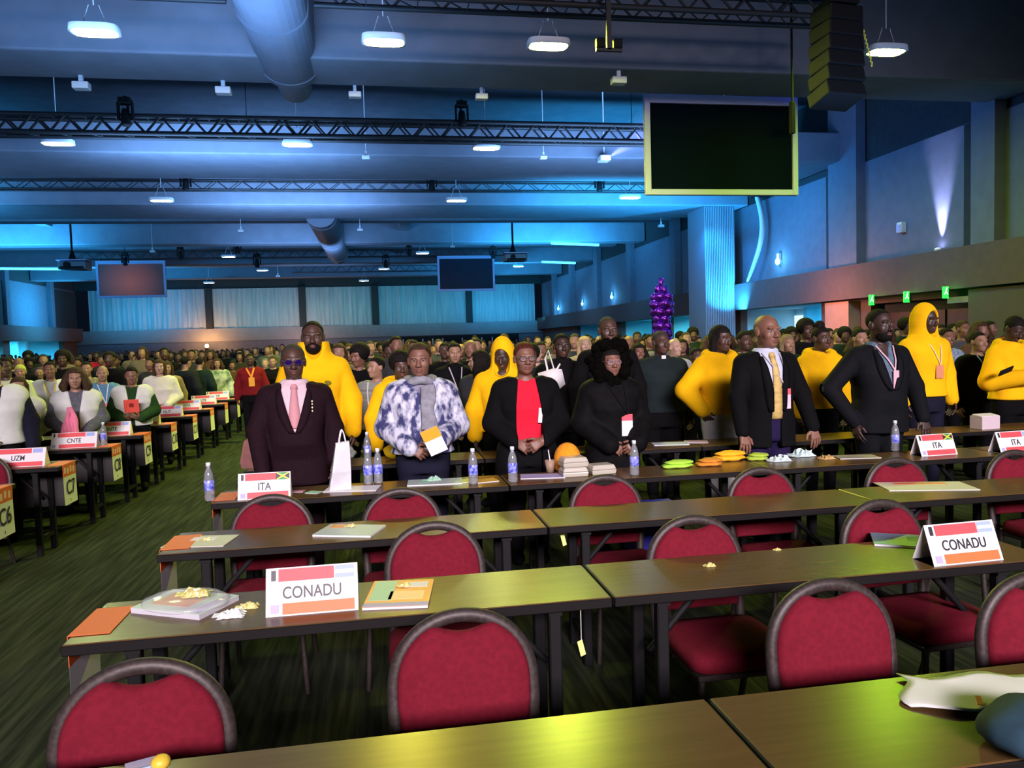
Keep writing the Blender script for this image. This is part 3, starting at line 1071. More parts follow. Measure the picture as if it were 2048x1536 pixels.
CH = [(290, 1328, 'large crimson chair at the lower left, nearest the aisle and the camera', 4),
      (925, 1225, 'large crimson chair in front of the two booklets, lower middle', 0),
      (1672, 1163, 'large crimson chair at the lower right, under the green table patch', 0),
      (2088, 1150, 'crimson chair cut by the right edge, behind the nearest table', -3),
      (868, 1045, 'crimson chair in the second row, behind the booklet beside the sign', 0),
      (1393, 1033, 'crimson chair in the second row behind the shiny wrapper', 0),
      (1778, 1000, 'crimson chair in the second row, left of the right sign', 3),
      (540, 990, 'crimson chair directly below the small sign with the yellow and black flag', 0),
      (802, 977, 'crimson chair in front of the woman in the patterned jacket', 0),
      (1213, 950, 'crimson chair in front of the woman with the fur hood', 0),
      (1528, 935, 'crimson chair in front of the man with the yellow tie', 0),
      (1800, 915, 'crimson chair in front of the man with the denim shirt', 0),
      (2040, 900, 'crimson chair at the right edge in the third row', 0)]
chair0 = make_chair('x')
for i, (px, py, lab, rz) in enumerate(CH):
    p = at_z(px, py, 0.895)
    loc = (p.x, p.y - 0.27, 0)
    if i == 0:
        chair0.location = loc
        chair0.rotation_euler = (0, 0, R(rz))
        chair0['label'] = lab
    else:
        dup(chair0, loc, R(rz), lab)
for i, (x, y) in enumerate([(-3.2, 6.75), (-3.95, 6.75)]):
    lab = ['crimson chair just behind the C6 table, nearer the aisle', 'crimson chair behind the C6 table, away from the aisle'][i]
    dup(chair0, (x, y - 0.28, 0), R(2 * ((i * 7) % 5) - 4), lab, 'crimson chairs of the left block')

# ------------------------------------------------------------------ things on the tables
TOP = TH
paper = mat('white paper', (0.78, 0.77, 0.78), 0.6)
redp = mat('red print', (0.72, 0.075, 0.085), 0.55)
redp2 = mat('orange print', (0.80, 0.16, 0.04), 0.55)
bluep = mat('pale blue print', (0.32, 0.42, 0.75), 0.55)
lilac = mat('lilac print', (0.42, 0.38, 0.62), 0.55)
inkb = mat('black ink', (0.02, 0.02, 0.025), 0.5)
greenp = mat('mint print', (0.35, 0.62, 0.45), 0.5)
orangep = mat('orange cover', (0.75, 0.27, 0.09), 0.35)
foil = mat('gold foil', (0.90, 0.82, 0.30), 0.2, metal=0.25, noise=0.25, scale=60, bump=0.6)
film = mat('clear film', (0.85, 0.9, 0.92), 0.08, alpha=0.28, spec=1.0)


def tent_sign(label, loc, rz, w_, h, d, text, tsize, flag, curved=False, group='delegation signs'):
    """folded card: a leaning front, a back and two stiff ends; header and footer bands, emblem, flag and name"""
    t = thing('name_sign', label, 'sign', loc, rz, group)
    a = math.atan2(d / 2, h)
    L = math.hypot(h, d / 2)
    th = 0.0025
    m = MB()
    m.add([(-w_ / 2, 0, 0), (w_ / 2, 0, 0), (w_ / 2, d / 2, h), (-w_ / 2, d / 2, h), (-w_ / 2, d, 0), (w_ / 2, d, 0)],
          [(0, 1, 2, 3), (3, 2, 5, 4), (0, 4, 5, 1)] + ([] if curved else [(1, 5, 2), (0, 3, 4)]))
    o = m.build('card', paper, t)

    def on(x, s):      # point on the front face, s from the bottom
        return (x, s * math.sin(a) - 0.0016 * math.cos(a), s * math.cos(a) + 0.0016 * math.sin(a))

    def patch(nm, x0, x1, s0, s1, mm, lift=0.0):
        q = MB()
        e = lift
        q.add([on(x0, s0), on(x1, s0), on(x1, s1), on(x0, s1)], [(0, 1, 2, 3)])
        ob = q.build(nm, mm, t)
        ob.location = (0, -e * math.cos(a), e * math.sin(a))
        return ob
    patch('header_band', -w_ / 2 + 0.042 * w_ / 0.31, w_ * 0.24, L * 0.71, L * 0.97, redp)
    patch('footer_band', -w_ / 2 + 0.055 * w_ / 0.31, w_ * 0.46, L * 0.03, L * 0.26, redp2 if flag == 'ar' else redp)
    patch('emblem', -w_ / 2 + 0.018, -w_ / 2 + 0.034, L * 0.73, L * 0.95, inkb)
    patch('small_logo', -w_ / 2 + 0.016, -w_ / 2 + 0.045, L * 0.06, L * 0.24, lilac)
    if flag == 'ar':      # pale blue, white, pale blue
        patch('flag', w_ * 0.25, w_ * 0.46, L * 0.71, L * 0.97, bluep)
        patch('flag_stripe', w_ * 0.25, w_ * 0.46, L * 0.80, L * 0.88, paper, 0.0006)
    elif flag == 'x':     # gold saltire on green and black
        x0, x1, s0, s1 = w_ * 0.22, w_ * 0.48, L * 0.70, L * 0.98
        gold = mat('flag gold', (0.85, 0.62, 0.05), 0.5)
        patch('flag', x0, x1, s0, s1, gold)
        xm, sm = (x0 + x1) / 2, (s0 + s1) / 2
        for tri, mm in ((((x0 + .006, s1), (x1 - .006, s1), (xm, sm + .006)), 'g'), (((x0 + .006, s0), (x1 - .006, s0), (xm, sm - .006)), 'g'),
                        (((x0, s0 + .004), (x0, s1 - .004), (xm - .009, sm)), 'k'), (((x1, s0 + .004), (x1, s1 - .004), (xm + .009, sm)), 'k')):
            q = MB()
            q.add([Vector(on(x, s)) + Vector((0, -0.0006 * math.cos(a), 0.0006 * math.sin(a))) for x, s in tri], [(0, 1, 2)])
            q.build('flag_triangle', mat('flag green', (0.02, 0.28, 0.08), 0.5) if mm == 'g' else inkb, t)
    else:
        patch('flag', w_ * 0.26, w_ * 0.44, L * 0.73, L * 0.95, bluep)
    p = Vector(on(0.0, L * 0.46)) + Vector((0, -0.0006 * math.cos(a), 0.0006 * math.sin(a)))
    lettering(text, tsize, inkb, t, p, (PI / 2 - a, 0, 0), stretch=1.25, bold=tsize * 0.010)
    return t


p, q = at_z(533, 1231, TOP), at_z(717, 1224, TOP)
tent_sign('white and red folded name sign reading CONADU beside two booklets', ((p.x + q.x) / 2, (p.y + q.y) / 2, TOP), 0, 0.315, 0.155, 0.11, 'CONADU', 0.046, 'ar')
p, q = at_z(1872, 1134, TOP), at_z(2012, 1122, TOP)
tent_sign('curled name sign reading CONADU at the right, on the second row', ((p.x + q.x) / 2, (p.y + q.y) / 2 + 0.01, TOP), R(2), 0.32, 0.15, 0.12, 'CONADU', 0.046, 'ar', True)
p, q = at_z(475, 1001, TOP), at_z(580, 997, TOP)
tent_sign('white and red name sign reading ITA with a yellow cross flag', ((p.x + q.x) / 2, (p.y + q.y) / 2 + 0.02, TOP), 0, 0.315, 0.155, 0.11, 'ITA', 0.052, 'x')
p, q = at_z(1840, 914, TOP), at_z(1927, 909, TOP)
tent_sign('small curled name sign in front of the man with the denim shirt', ((p.x + q.x) / 2, (p.y + q.y) / 2 + 0.02, TOP), R(3), 0.31, 0.15, 0.12, 'ITA', 0.05, 'x', True)
p = at_z(2042, 905, TOP)
tent_sign('curled name sign cut by the right edge, in front of the hooded phone user', (p.x, p.y + 0.02, TOP), R(3), 0.31, 0.15, 0.12, 'ITA', 0.05, 'o', True)
for px, rw, tx, wd, lab in [(46, 1, 'UZM', 0.42, 'name sign on the C7 table at the left edge'),
                            (170, 2, 'CNTE', 0.42, 'name sign in front of the woman with the pink scarf'),
                            (275, 3, 'SNTE', 0.40, 'name sign behind the C9 card'),
                            (318, 4, 'FNE', 0.40, 'pinkish name sign on the table after the C9 one'),
                            (360, 5, 'NUT', 0.40, 'pale name sign beyond the hanging green cards'),
                            (388, 6, 'NTA', 0.40, 'pale name sign in front of the two dark jackets'),
                            (418, 7, 'UTE', 0.40, 'small pale name sign, second farthest on the left block'),
                            (445, 8, 'SNE', 0.40, 'small pale name sign, farthest on the left block')]:
    p = at_y(px, 800, LY[rw] + 0.12)
    p.x = min(p.x, -2.67 - 0.13 - wd / 2)
    tent_sign(lab, (p.x, p.y, TOP), 0, wd, 0.15, 0.12, tx, 0.05, 'o', group='name signs of the left block')


def row_card(label, x, y, side, text):
    """card folded over a table end: an orange flap on the top, a white sheet hanging down with the row name"""
    t = thing('row_card', label, 'card', (x, y, TOP), 0, 'row cards hanging from the table ends')
    w_, dr = 0.27, 0.34
    m = MB()
    m.box((-side * 0.06, 0, 0.0025), (0.13, w_, 0.002))
    m.box((side * 0.0065, 0, -0.05), (0.002, w_, 0.105))
    m.build('orange_band', redp2, t)
    m = MB()
    n = 10
    vs = []
    for i in range(n + 1):
        f = i / n
        bx = side * (0.0065 + 0.004 * f * f)
        for yy in (-w_ / 2, w_ / 2):
            vs.append((bx, yy, -0.102 - (dr - 0.1) * f))
    vs2 = [(v[0] - side * 0.0015, v[1], v[2]) for v in vs]
    m.add(vs, [(2 * i, 2 * i + 1, 2 * i + 3, 2 * i + 2) for i in range(n)])
    m.add(vs2, [(2 * i + 1, 2 * i, 2 * i + 2, 2 * i + 3) for i in range(n)])
    m.build('sheet', paper, t)
    m = MB()
    for i in range(4):   # small white figures printed on the band
        m.box((side * 0.0082, -0.095 + 0.06 * i, -0.05 - 0.008 * (i % 2)), (0.0008, 0.034, 0.05))
    m.build('print', mat('band print', (0.85, 0.55, 0.40), 0.6), t)
    if text:
        lettering(text, 0.15, inkb, t, (side * 0.0125, 0, -0.205), (PI / 2, 0, side * PI / 2), stretch=1.15, bold=0.001)
        MB().box((side * 0.0115, -0.015, -0.31), (0.001, 0.007, 0.022)).build('small_mark', inkb, t)
    return t


for i, y in enumerate(LY):
    tx = ['C6', 'C7', 'C8', 'C9', 'C10', 'C11', 'C12', 'C13', 'C14', 'C15'][i]
    row_card(f'green-lit white card hanging from the aisle end of the left block, reading {tx}', -2.65, y + TD / 2, 1, tx if i < 6 else '')
for i, (y, lab) in enumerate([(RY[1], 'orange and white card folded over the left end of the second table'),
                              (RY[2], 'orange and white card folded over the left end of the third table'),
                              (RY[3], 'yellowish card folded over the left end of the table with the bottle')]):
    row_card(lab, -1.04, y + TD / 2, -1, '')

# bottles of water
water = mat('clear bottle', (0.75, 0.82, 0.88), 0.06, trans=0.75, spec=0.8)
blab = mat('blue bottle label', (0.04, 0.06, 0.55), 0.35, noise=0.3, scale=40, color2=(0.45, 0.5, 0.9))
capm = mat('pale bottle cap', (0.70, 0.78, 0.85), 0.4)


def bottle(label):
    t = thing('water_bottle', label, 'bottle', (0, 0, 0), 0, 'water bottles on the tables')
    pr = [(0, 0.001), (0.028, 0.001), (0.031, 0.006), (0.031, 0.03), (0.029, 0.036), (0.031, 0.042), (0.0305, 0.14), (0.029, 0.15), (0.026, 0.17),
          (0.017, 0.195), (0.012, 0.205), (0.012, 0.215)]
    MB().lathe(pr, n=18).build('body', water, t)
    MB().lathe([(0.0312, 0.065), (0.0318, 0.066), (0.0318, 0.128), (0.0312, 0.129)], n=18).build('paper_label', blab, t)
    MB().lathe([(0, 0.236), (0.013, 0.236), (0.0145, 0.232), (0.0145, 0.212), (0.0, 0.212)], n=14).build('cap', capm, t)
    return t


b0 = bottle('x')
for i, (px, py, lab) in enumerate([(420, 1001, 'water bottle alone at the aisle end of the table, left of the ITA sign'),
                                   (737, 968, 'clear bottle between the paper bag and the patterned jacket, left of two'),
                                   (757, 966, 'blue labelled bottle between the paper bag and the patterned jacket, right of two'),
                                   (947, 968, 'water bottle at the right hem of the patterned jacket'),
                                   (1026, 964, 'clear bottle in front of the woman in the red top'),
                                   (1269, 950, 'water bottle in front of the clasped hands and the name badge'),
                                   (1790, 902, 'blue bottle in front of the man with the denim shirt'),
                                   (735, 915, 'small bottle farther back between the dark suit and the patterned jacket'),
                                   (242, 862, 'clear bottle beside the pale papers in front of the man with green sleeves'),
                                   (190, 880, 'clear bottle beside the woman with the pink scarf')]):
    p = at_z(px, py, TOP)
    if i == 7:
        p = Vector((at_y(735, 900, 6.25).x, 6.25, TOP))
    elif i == 8:
        p = Vector((-3.42, LY[3] + 0.20, TOP))
    elif i == 9:
        p = Vector((-2.76, LY[2] + 0.22, TOP))
    loc = (p.x, p.y, TOP)
    if i == 0:
        b0.location = loc
        b0['label'] = lab
        b0.rotation_euler = (0, 0, 0.4)
    else:
        dup(b0, loc, i * 0.9, lab)
        if i in (1, 4):
            pass


def booklet(label, px, py, rz, covers, film_top=False, n=1, size=(0.21, 0.297), name='booklet', h=0.008):
    p = at_z(px, py, TOP)
    t = thing(name, label, name, (p.x, p.y, TOP), R(rz), 'booklets and papers on the tables')
    w_, l_ = size
    MB().box((0, 0, h / 2), (w_, l_, h)).build('pages', mat('grey paper', (0.55, 0.56, 0.60), 0.6) if film_top else paper, t)
    MB().box((0, 0, h + 0.0008), (w_ + 0.002, l_ + 0.002, 0.0012)).build('cover', covers[0], t)
    for i, (x, y, a, b_, mm) in enumerate(covers[1]):
        MB().box((x * w_, y * l_, h + 0.0018), (a * w_, b_ * l_, 0.0008)).build('cover_print', mm, t)
    if film_top:
        m = MB()
        m.ell((0, 0, h * 0.9 + 0.0065), (w_ * 0.62, l_ * 0.56, h * 0.9 + 0.006), 0, 24, 8, fn=lambda q_: 1.0 + 0.03 * math.sin(9 * q_.x + 5 * q_.y))
        m.build('plastic_wrap', film, t)
    return t


booklet('stack of booklets wrapped in clear plastic, nearest the aisle', 372, 1213, 62, (mat('pale booklet cover', (0.55, 0.66, 0.62), 0.4), [(0.05, 0.1, 0.6, 0.55, orangep), (0, -0.4, 0.9, 0.12, lilac)]), True, h=0.018)
booklet('orange and green booklet right of the CONADU sign', 800, 1190, -8, (orangep, [(-0.28, 0.1, 0.35, 0.75, greenp), (0.22, 0.3, 0.4, 0.2, paper), (0, -0.43, 1.0, 0.13, lilac), (0.12, -0.1, 0.55, 0.3, mat('peach print', (0.82, 0.50, 0.32), 0.4))]), size=(0.23, 0.30))
booklet('pale blue booklet on the third row, left of the crimson chair', 700, 1063, 70, (mat('pale blue cover', (0.42, 0.52, 0.62), 0.35), [(0.3, 0.3, 0.3, 0.25, orangep)]), size=(0.22, 0.30))
booklet('pale paper lying at the aisle end of the third row', 402, 1083, 80, (mat('cream sheet', (0.60, 0.62, 0.48), 0.5), [(0.2, 0, 0.3, 0.4, paper)]), name='paper', h=0.002)
booklet('blue and green booklet behind the curled CONADU sign', 1815, 1084, 60, (mat('teal cover', (0.16, 0.35, 0.45), 0.35), [(0.2, -0.2, 0.5, 0.4, greenp)]), size=(0.2, 0.28))
booklet('pale papers spread on the third row at the right', 1850, 973, 75, (mat('ivory sheet', (0.62, 0.60, 0.45), 0.5), [(0.3, 0, 0.25, 0.6, orangep)]), name='paper', h=0.003, size=(0.25, 0.5))
booklet('lilac paper in front of the woman in the red top', 1085, 953, 80, (lilac, []), name='paper', h=0.004, size=(0.16, 0.3))
booklet('grey green papers in front of the patterned jacket', 870, 965, 85, (mat('grey green sheet', (0.42, 0.52, 0.50), 0.5), [(0, 0.2, 0.4, 0.2, greenp)]), name='paper', h=0.006, size=(0.2, 0.36))
booklet('yellow green card beside the bottle at the patterned hem', 925, 963, 10, (mat('lime card', (0.55, 0.58, 0.12), 0.5), []), name='paper', h=0.004, size=(0.14, 0.12))
booklet('orange card right of the bottle at the patterned hem', 970, 962, 10, (mat('ochre card', (0.50, 0.25, 0.03), 0.5), []), name='paper', h=0.004, size=(0.16, 0.12))
booklet('small mint note right of the ITA sign', 628, 985, 60, (greenp, []), name='paper', h=0.002, size=(0.07, 0.09))
booklet('pink note right behind the ITA sign', 590, 983, 80, (mat('pink note', (0.6, 0.25, 0.3), 0.5), []), name='paper', h=0.002, size=(0.06, 0.12))
booklet('white papers under the paper bag', 705, 978, 80, (paper, []), name='paper', h=0.003, size=(0.18, 0.34))
booklet('greenish sheets at the far end of the hooded phone user', 1712, 914, 80, (mat('olive sheet', (0.42, 0.42, 0.25), 0.5), []), name='paper', h=0.003, size=(0.16, 0.3))

# crumpled white paper with an orange mark at the lower right
p = at_z(1935, 1392, TOP)
t = thing('paper', 'big pale green-lit crumpled paper with an orange mark, lower right corner', 'paper', (p.x + 0.02, p.y + 0.0, TOP), R(-14), 'booklets and papers on the tables')
rr = random.Random(3)
nx, ny = 14, 10
vs = []
for j in range(ny + 1):
    for i in range(nx + 1):
        u_, v_ = i / nx - 0.5, j / ny - 0.5
        vs.append((u_ * 0.34 + 0.03 * math.sin(5 * v_), v_ * (0.20 + 0.05 * u_) + 0.012 * math.sin(9 * u_), 0.004 + 0.009 * abs(math.sin(5 * u_ + 2 * v_ + 0.5)) + 0.002 * rr.random()))
m = MB()
m.add(vs, [(j * (nx + 1) + i, j * (nx + 1) + i + 1, (j + 1) * (nx + 1) + i + 1, (j + 1) * (nx + 1) + i) for j in range(ny) for i in range(nx)], 0, True)
o = m.build('sheet', mat('soft white tissue', (0.80, 0.82, 0.76), 0.7), t)
so = o.modifiers.new('thick', 'SOLIDIFY')
so.thickness = 0.002
MB().box((-0.02, -0.062, 0.016), (0.012, 0.05, 0.002), rot=(0, 0, R(-20))).build('orange_mark', redp2, t)


def wrapper(label, px, py, s=0.05, mm=None, name='candy_wrapper', seed=1, z=TOP):
    p = at_z(px, py, z)
    t = thing(name, label, 'wrapper' if mm is None else 'tissue', (p.x, p.y, z))
    r_ = random.Random(seed)
    m = MB()
    nx_, ny_ = 9, 7          # one crumpled sheet: a sharply creased, faceted little hill
    vs_ = []
    for j in range(ny_ + 1):
        for i in range(nx_ + 1):
            u_, v_ = 2 * i / nx_ - 1, 2 * j / ny_ - 1
            e_ = max(0.0, 1 - max(abs(u_), abs(v_)) ** 3)
            vs_.append((s * (u_ * 1.1 + r_.uniform(-.14, .14)), s * (v_ * 0.75 + r_.uniform(-.12, .12)), s * (0.04 + e_ * r_.uniform(0.15, 0.75))))
    nn = nx_ + 1
    m.add(vs_, [(j * nn + i, j * nn + i + 1, (j + 1) * nn + i + 1) for j in range(ny_) for i in range(nx_)] + [(j * nn + i, (j + 1) * nn + i + 1, (j + 1) * nn + i) for j in range(ny_) for i in range(nx_)])
    m.add([(v_[0], v_[1], 0.001) for v_ in vs_], [(j * nn + i, (j + 1) * nn + i, (j + 1) * nn + i + 1, j * nn + i + 1) for j in range(ny_) for i in range(nx_)])
    m.build('foil' if mm is None else 'sheet', mm or foil, t)
    m = MB()
    m.add([(-s, -0.1 * s, 0.02 * s), (-1.5 * s, 0.35 * s, 0.25 * s), (-1.6 * s, -0.4 * s, 0.1 * s), (-0.5 * s, 0, 0.3 * s)], [(0, 3, 1), (0, 2, 3), (0, 1, 2), (1, 3, 2)])
    m.build('twist_end', mm or foil, t)
    return t


wrapper('shiny gold wrapper on the plastic wrapped booklets', 392, 1190, 0.045, seed=2, z=TOP + 0.045)
wrapper('shiny gold wrapper beside the white tissue', 497, 1215, 0.03, seed=3)
wrapper('crumpled white tissue left of the CONADU sign', 463, 1232, 0.04, mat('tissue', (0.75, 0.8, 0.82), 0.7), 'crumpled_tissue', 4)
wrapper('gold wrapper on the orange and green booklet', 808, 1172, 0.022, seed=5, z=TOP + 0.01)
wrapper('gold wrapper on the bare brown table, second row', 1420, 1132, 0.02, seed=6)
wrapper('gold wrapper on the pale blue booklet', 702, 1053, 0.022, seed=7, z=TOP + 0.01)
wrapper('tiny gold wrapper on the aisle paper of the third row', 412, 1080, 0.02, seed=8, z=TOP + 0.003)
wrapper('tiny wrapper at the far edge of the second row', 1555, 1100, 0.014, seed=9)
wrapper('mint crumpled tissue in front of the patterned jacket', 868, 962, 0.05, greenp, 'crumpled_tissue', 10)
wrapper('heap of pale clear plastic, left part, in front of the yellow tie', 1560, 922, 0.07, mat('clear plastic', (0.55, 0.68, 0.66), 0.25), 'plastic_heap', 11)
wrapper('heap of pale clear plastic, right part, in front of the yellow tie', 1606, 912, 0.08, mat('clear plastic', (0.55, 0.70, 0.70), 0.25), 'plastic_heap', 12)
wrapper('ochre crumpled napkin right of the clear plastic', 1655, 918, 0.05, mat('ochre napkin', (0.45, 0.30, 0.10), 0.7), 'crumpled_tissue', 13)

# folded bright cloths
def folded_cloth(label, px, py, w_, d_, h, mm, rz):
    p = at_z(px, py, TOP)
    t = thing('folded_cloth', label, 'cloth', (p.x, p.y, TOP), R(rz), 'folded cloths on the fourth row')
    for k in range(2):
        m = MB()
        m.ell((0.02 * k, 0.01 * k, h * (0.28 + 0.45 * k)), (w_ / 2 * (1 - 0.15 * k), d_ / 2, h * 0.32), 0, 20, 8, fn=lambda q_: 1 + 0.16 * math.sin(5 * q_.x + 4 * q_.y + 2.3 * k) * math.cos(4 * q_.y - 2 * q_.x) + 0.05 * math.sin(11 * q_.x + 7 * q_.z))
        m.build('fold', mm, t)
    return t


folded_cloth('lime green folded cloth at the left of the bright cloths', 1355, 935, 0.24, 0.12, 0.05, mat('lime cloth', (0.40, 0.75, 0.06), 0.85), 6)
folded_cloth('dull orange folded cloth between the lime and yellow ones', 1418, 931, 0.2, 0.13, 0.05, mat('rust cloth', (0.62, 0.24, 0.02), 0.85), 6)
folded_cloth('bright orange-yellow folded cloth in front of the yellow tie', 1458, 921, 0.26, 0.13, 0.07, mat('amber cloth', (0.90, 0.45, 0.01), 0.85), 4)
folded_cloth('yellow green folded cloth under the clear plastic', 1514, 920, 0.16, 0.12, 0.05, mat('moss cloth', (0.38, 0.55, 0.05), 0.85), 0)

# clear food boxes and things around them
clam = mat('clear food box', (0.62, 0.60, 0.50), 0.15, alpha=0.75, spec=0.8)


def food_box(label, px, py, z=0.0, rz=0):
    p = at_z(px, py, TOP)
    t = thing('food_box', label, 'food box', (p.x, p.y + 0.04, TOP + z), R(rz), 'clear food boxes')
    MB().box((0, 0, 0.016), (0.17, 0.13, 0.032), taper=1.08).build('tray', clam, t, 0.006)
    MB().box((0, 0, 0.049), (0.18, 0.14, 0.032), taper=0.85).build('lid', clam, t, 0.008)
    MB().box((0, 0, 0.02), (0.14, 0.10, 0.026)).build('filling', mat('filling', (0.5, 0.42, 0.22), 0.8, noise=0.5, scale=60), t, 0.01)
    return t


food_box('clear food box, bottom one of the stack of two', 1150, 953)
food_box('clear food box, top one of the stack of two', 1150, 953, 0.066, 3)
food_box('single clear food box with a bright reflection, right of the stacked two', 1205, 948, 0, 6)
p = at_z(1108, 950, TOP)
t = thing('paper_cup', 'tan paper cup with a white straw left of the food boxes', 'cup', (p.x, p.y + 0.12, TOP))
MB().lathe([(0, 0.001), (0.027, 0.001), (0.038, 0.085), (0.036, 0.085), (0.025, 0.008), (0, 0.008)]).build('cup', mat('tan cup', (0.32, 0.22, 0.15), 0.6), t)
MB().cyl((0.01, 0, 0.012), (-0.012, -0.01, 0.16), 0.004).build('straw', paper, t)
p = at_z(1152, 950, TOP)
t = thing('woollen_hat', 'orange woollen hat standing behind the food boxes', 'hat', (p.x, p.y + 0.24, TOP))
MB().ell((0, 0, 0.07), (0.10, 0.09, 0.125), 0, 18, 12, fn=lambda q_: 1.0 if q_.z > -0.56 else 0.56 / max(0.56, abs(q_.z))).build('crown', mat('orange wool', (0.85, 0.32, 0.01), 0.95, noise=0.25, scale=40, bump=0.5), t)
MB().lathe([(0.088, 0.0), (0.094, 0.006), (0.094, 0.035), (0.088, 0.04)]).build('brim', mat('amber wool', (0.75, 0.27, 0.01), 0.95), t)

# white paper carrier bag
p = at_z(683, 984, TOP)
t = thing('paper_bag', 'tall white paper carrier bag beside the dark suit', 'bag', (p.x, p.y + 0.10, TOP), R(6))
m = MB()
m.add([(-0.085, -0.05, 0), (0.055, -0.05, 0), (0.055, 0.05, 0), (-0.085, 0.05, 0), (-0.03, -0.035, 0.30), (0.055, -0.035, 0.31), (0.055, 0.035, 0.31), (-0.03, 0.035, 0.30),
       (-0.06, -0.06, 0.12), (0.058, -0.052, 0.12)],
      [(3, 2, 1, 0), (0, 1, 9, 8), (8, 9, 5, 4), (1, 2, 6, 5, 9), (2, 3, 7, 6), (3, 0, 8, 4, 7)])
m.build('bag', mat('white bag paper', (0.62, 0.64, 0.68), 0.55, noise=0.12, scale=12), t)
for y in (-0.034, 0.034):
    pts = [(-0.01 + 0.045 * k / 10, y, 0.30 + 0.085 * math.sin(PI * k / 10)) for k in range(11)]
    MB().tube(pts, 0.004, n=6).build('handle', paper, t)

# dark coat heaped at the lower right corner, yellow ball and ribbon at the lower left
p = at_z(2048, 1530, TOP)
t = thing('coat_heap', 'dark teal coat heaped on the nearest table, lower right corner', 'coat', (1.405, 1.40, TOP), R(10))
m = MB()
m.ell((0.02, 0.03, 0.028), (0.15, 0.115, 0.078), 0, 30, 16, rot=(0, R(6), 0), fn=lambda q_: (1 + 0.03 * math.sin(6 * q_.x + 3 * q_.z) + 0.02 * math.sin(11 * q_.y)) * (1.0 if q_.z > -0.30 else 0.30 / -q_.z))
m.build('body', mat('dark teal cloth', (0.018, 0.062, 0.095), 0.8, noise=0.25, scale=25), t)
MB().ell((0.16, 0.0, 0.035), (0.12, 0.07, 0.035), 0, 20, 10, rot=(0, 0, R(20))).build('sleeve', mat('dark teal cloth', (0.018, 0.062, 0.095), 0.8, noise=0.25, scale=25), t)
p = at_z(325, 1534, TOP)
t = thing('yellow_ball', 'round yellow sweet at the lower left, on the nearest table', 'sweet', (p.x, p.y - 0.01, TOP))
MB().ell((0, 0, 0.017), (0.021, 0.021, 0.017)).build('sweet', mat('yellow sweet', (0.75, 0.52, 0.05), 0.4), t)
MB().tube([(-0.015, 0, 0.01), (-0.06, -0.005, 0.006), (-0.12, -0.012, 0.004)], 0.003, n=6).build('stick', bluep, t)
p = at_z(300, 1534, TOP)
booklet('blue edged card at the lower left on the nearest table', 285, 1552, 20, (lilac, []), name='paper', h=0.002, size=(0.06, 0.14))

# black bag on the aisle end of the fourth row and the yellow card beneath it
t = thing('shoulder_bag', 'small black bag at the aisle end, behind the ITA sign', 'bag', (-0.86, 5.17, TOP), 0)
MB().ell((0, 0, 0.045), (0.085, 0.05, 0.05), 0, 18, 10).build('body', M_['black'], t)
MB().tube([(-0.06, 0, 0.07), (-0.03, 0, 0.13), (0.03, 0, 0.13), (0.06, 0, 0.07)], 0.008, n=6).build('handle', M_['black'], t)
# blue bin under the fourth row, and dark bags on the floor
blue_pl = mat('blue plastic', (0.02, 0.02, 0.28), 0.4)
t = thing('plastic_crate', 'dark blue plastic crate under the table, in front of the woman with the fur hood', 'crate', (1.83, 5.05, 0))
MB().box((0, 0, 0.25), (0.32, 0.3, 0.5), taper=1.1).build('tub', blue_pl, t, 0.02)
MB().box((0, 0, 0.5), (0.38, 0.36, 0.03)).build('rim', blue_pl, t, 0.01)

# purple foil balloon tower by the right wall
q = at_y(1325, 690, 24.5)
t = thing('balloon_tower', 'tall shiny purple foil balloon tower by the right wall', 'balloons', (q.x, 24.5, 0))
pur = mat('purple foil', (0.30, 0.045, 0.75), 0.22, metal=0.85, noise=0.5, scale=9, bump=1.0)
r_ = random.Random(8)
zt = at_y(1318, 556, 24.5).z
rad = {0.35: .30, 0.5: .34, 0.65: .40, 0.78: .42, 0.88: .26, 0.97: .14}
MB().cyl((0, 0, 0), (0, 0, zt - 0.2), 0.03).build('pole', M_['white'], t)
MB().lathe([(0, 0.0), (0.32, 0.0), (0.32, 0.03), (0, 0.05)]).build('base', M_['white'], t)
k = 0
z = 0.35
while z < zt - 0.1:
    f = z / zt
    rw = np.interp(f, [0, .3, .5, .62, .72, .80, .90, 1.0], [.28, .30, .36, .30, .44, .42, .22, .10])
    n = 4 if rw > .2 else (2 if rw > .13 else 1)
    for i in range(n):
        a = 2 * PI * i / n + k * 0.8
        s_ = rw * 0.62 if n > 1 else rw
        MB().ell((math.cos(a) * (rw - s_ * 0.75), math.sin(a) * (rw - s_ * 0.75), z), (s_ * 0.8, s_ * 0.8, 0.17), 0, 14, 9,
                 rot=(r_.uniform(-.4, .4), r_.uniform(-.4, .4), a), fn=lambda q_: 1 + 0.06 * math.sin(8 * q_.z + 9 * q_.x)).build('balloon', pur, t)
    z += 0.24
    k += 1
spot('balloon spot', (q.x - 4.0, 20.5, 7.0), (q.x, 24.5, 2.6), 2500, (0.55, 0.12, 1.0), 22, 0.5)

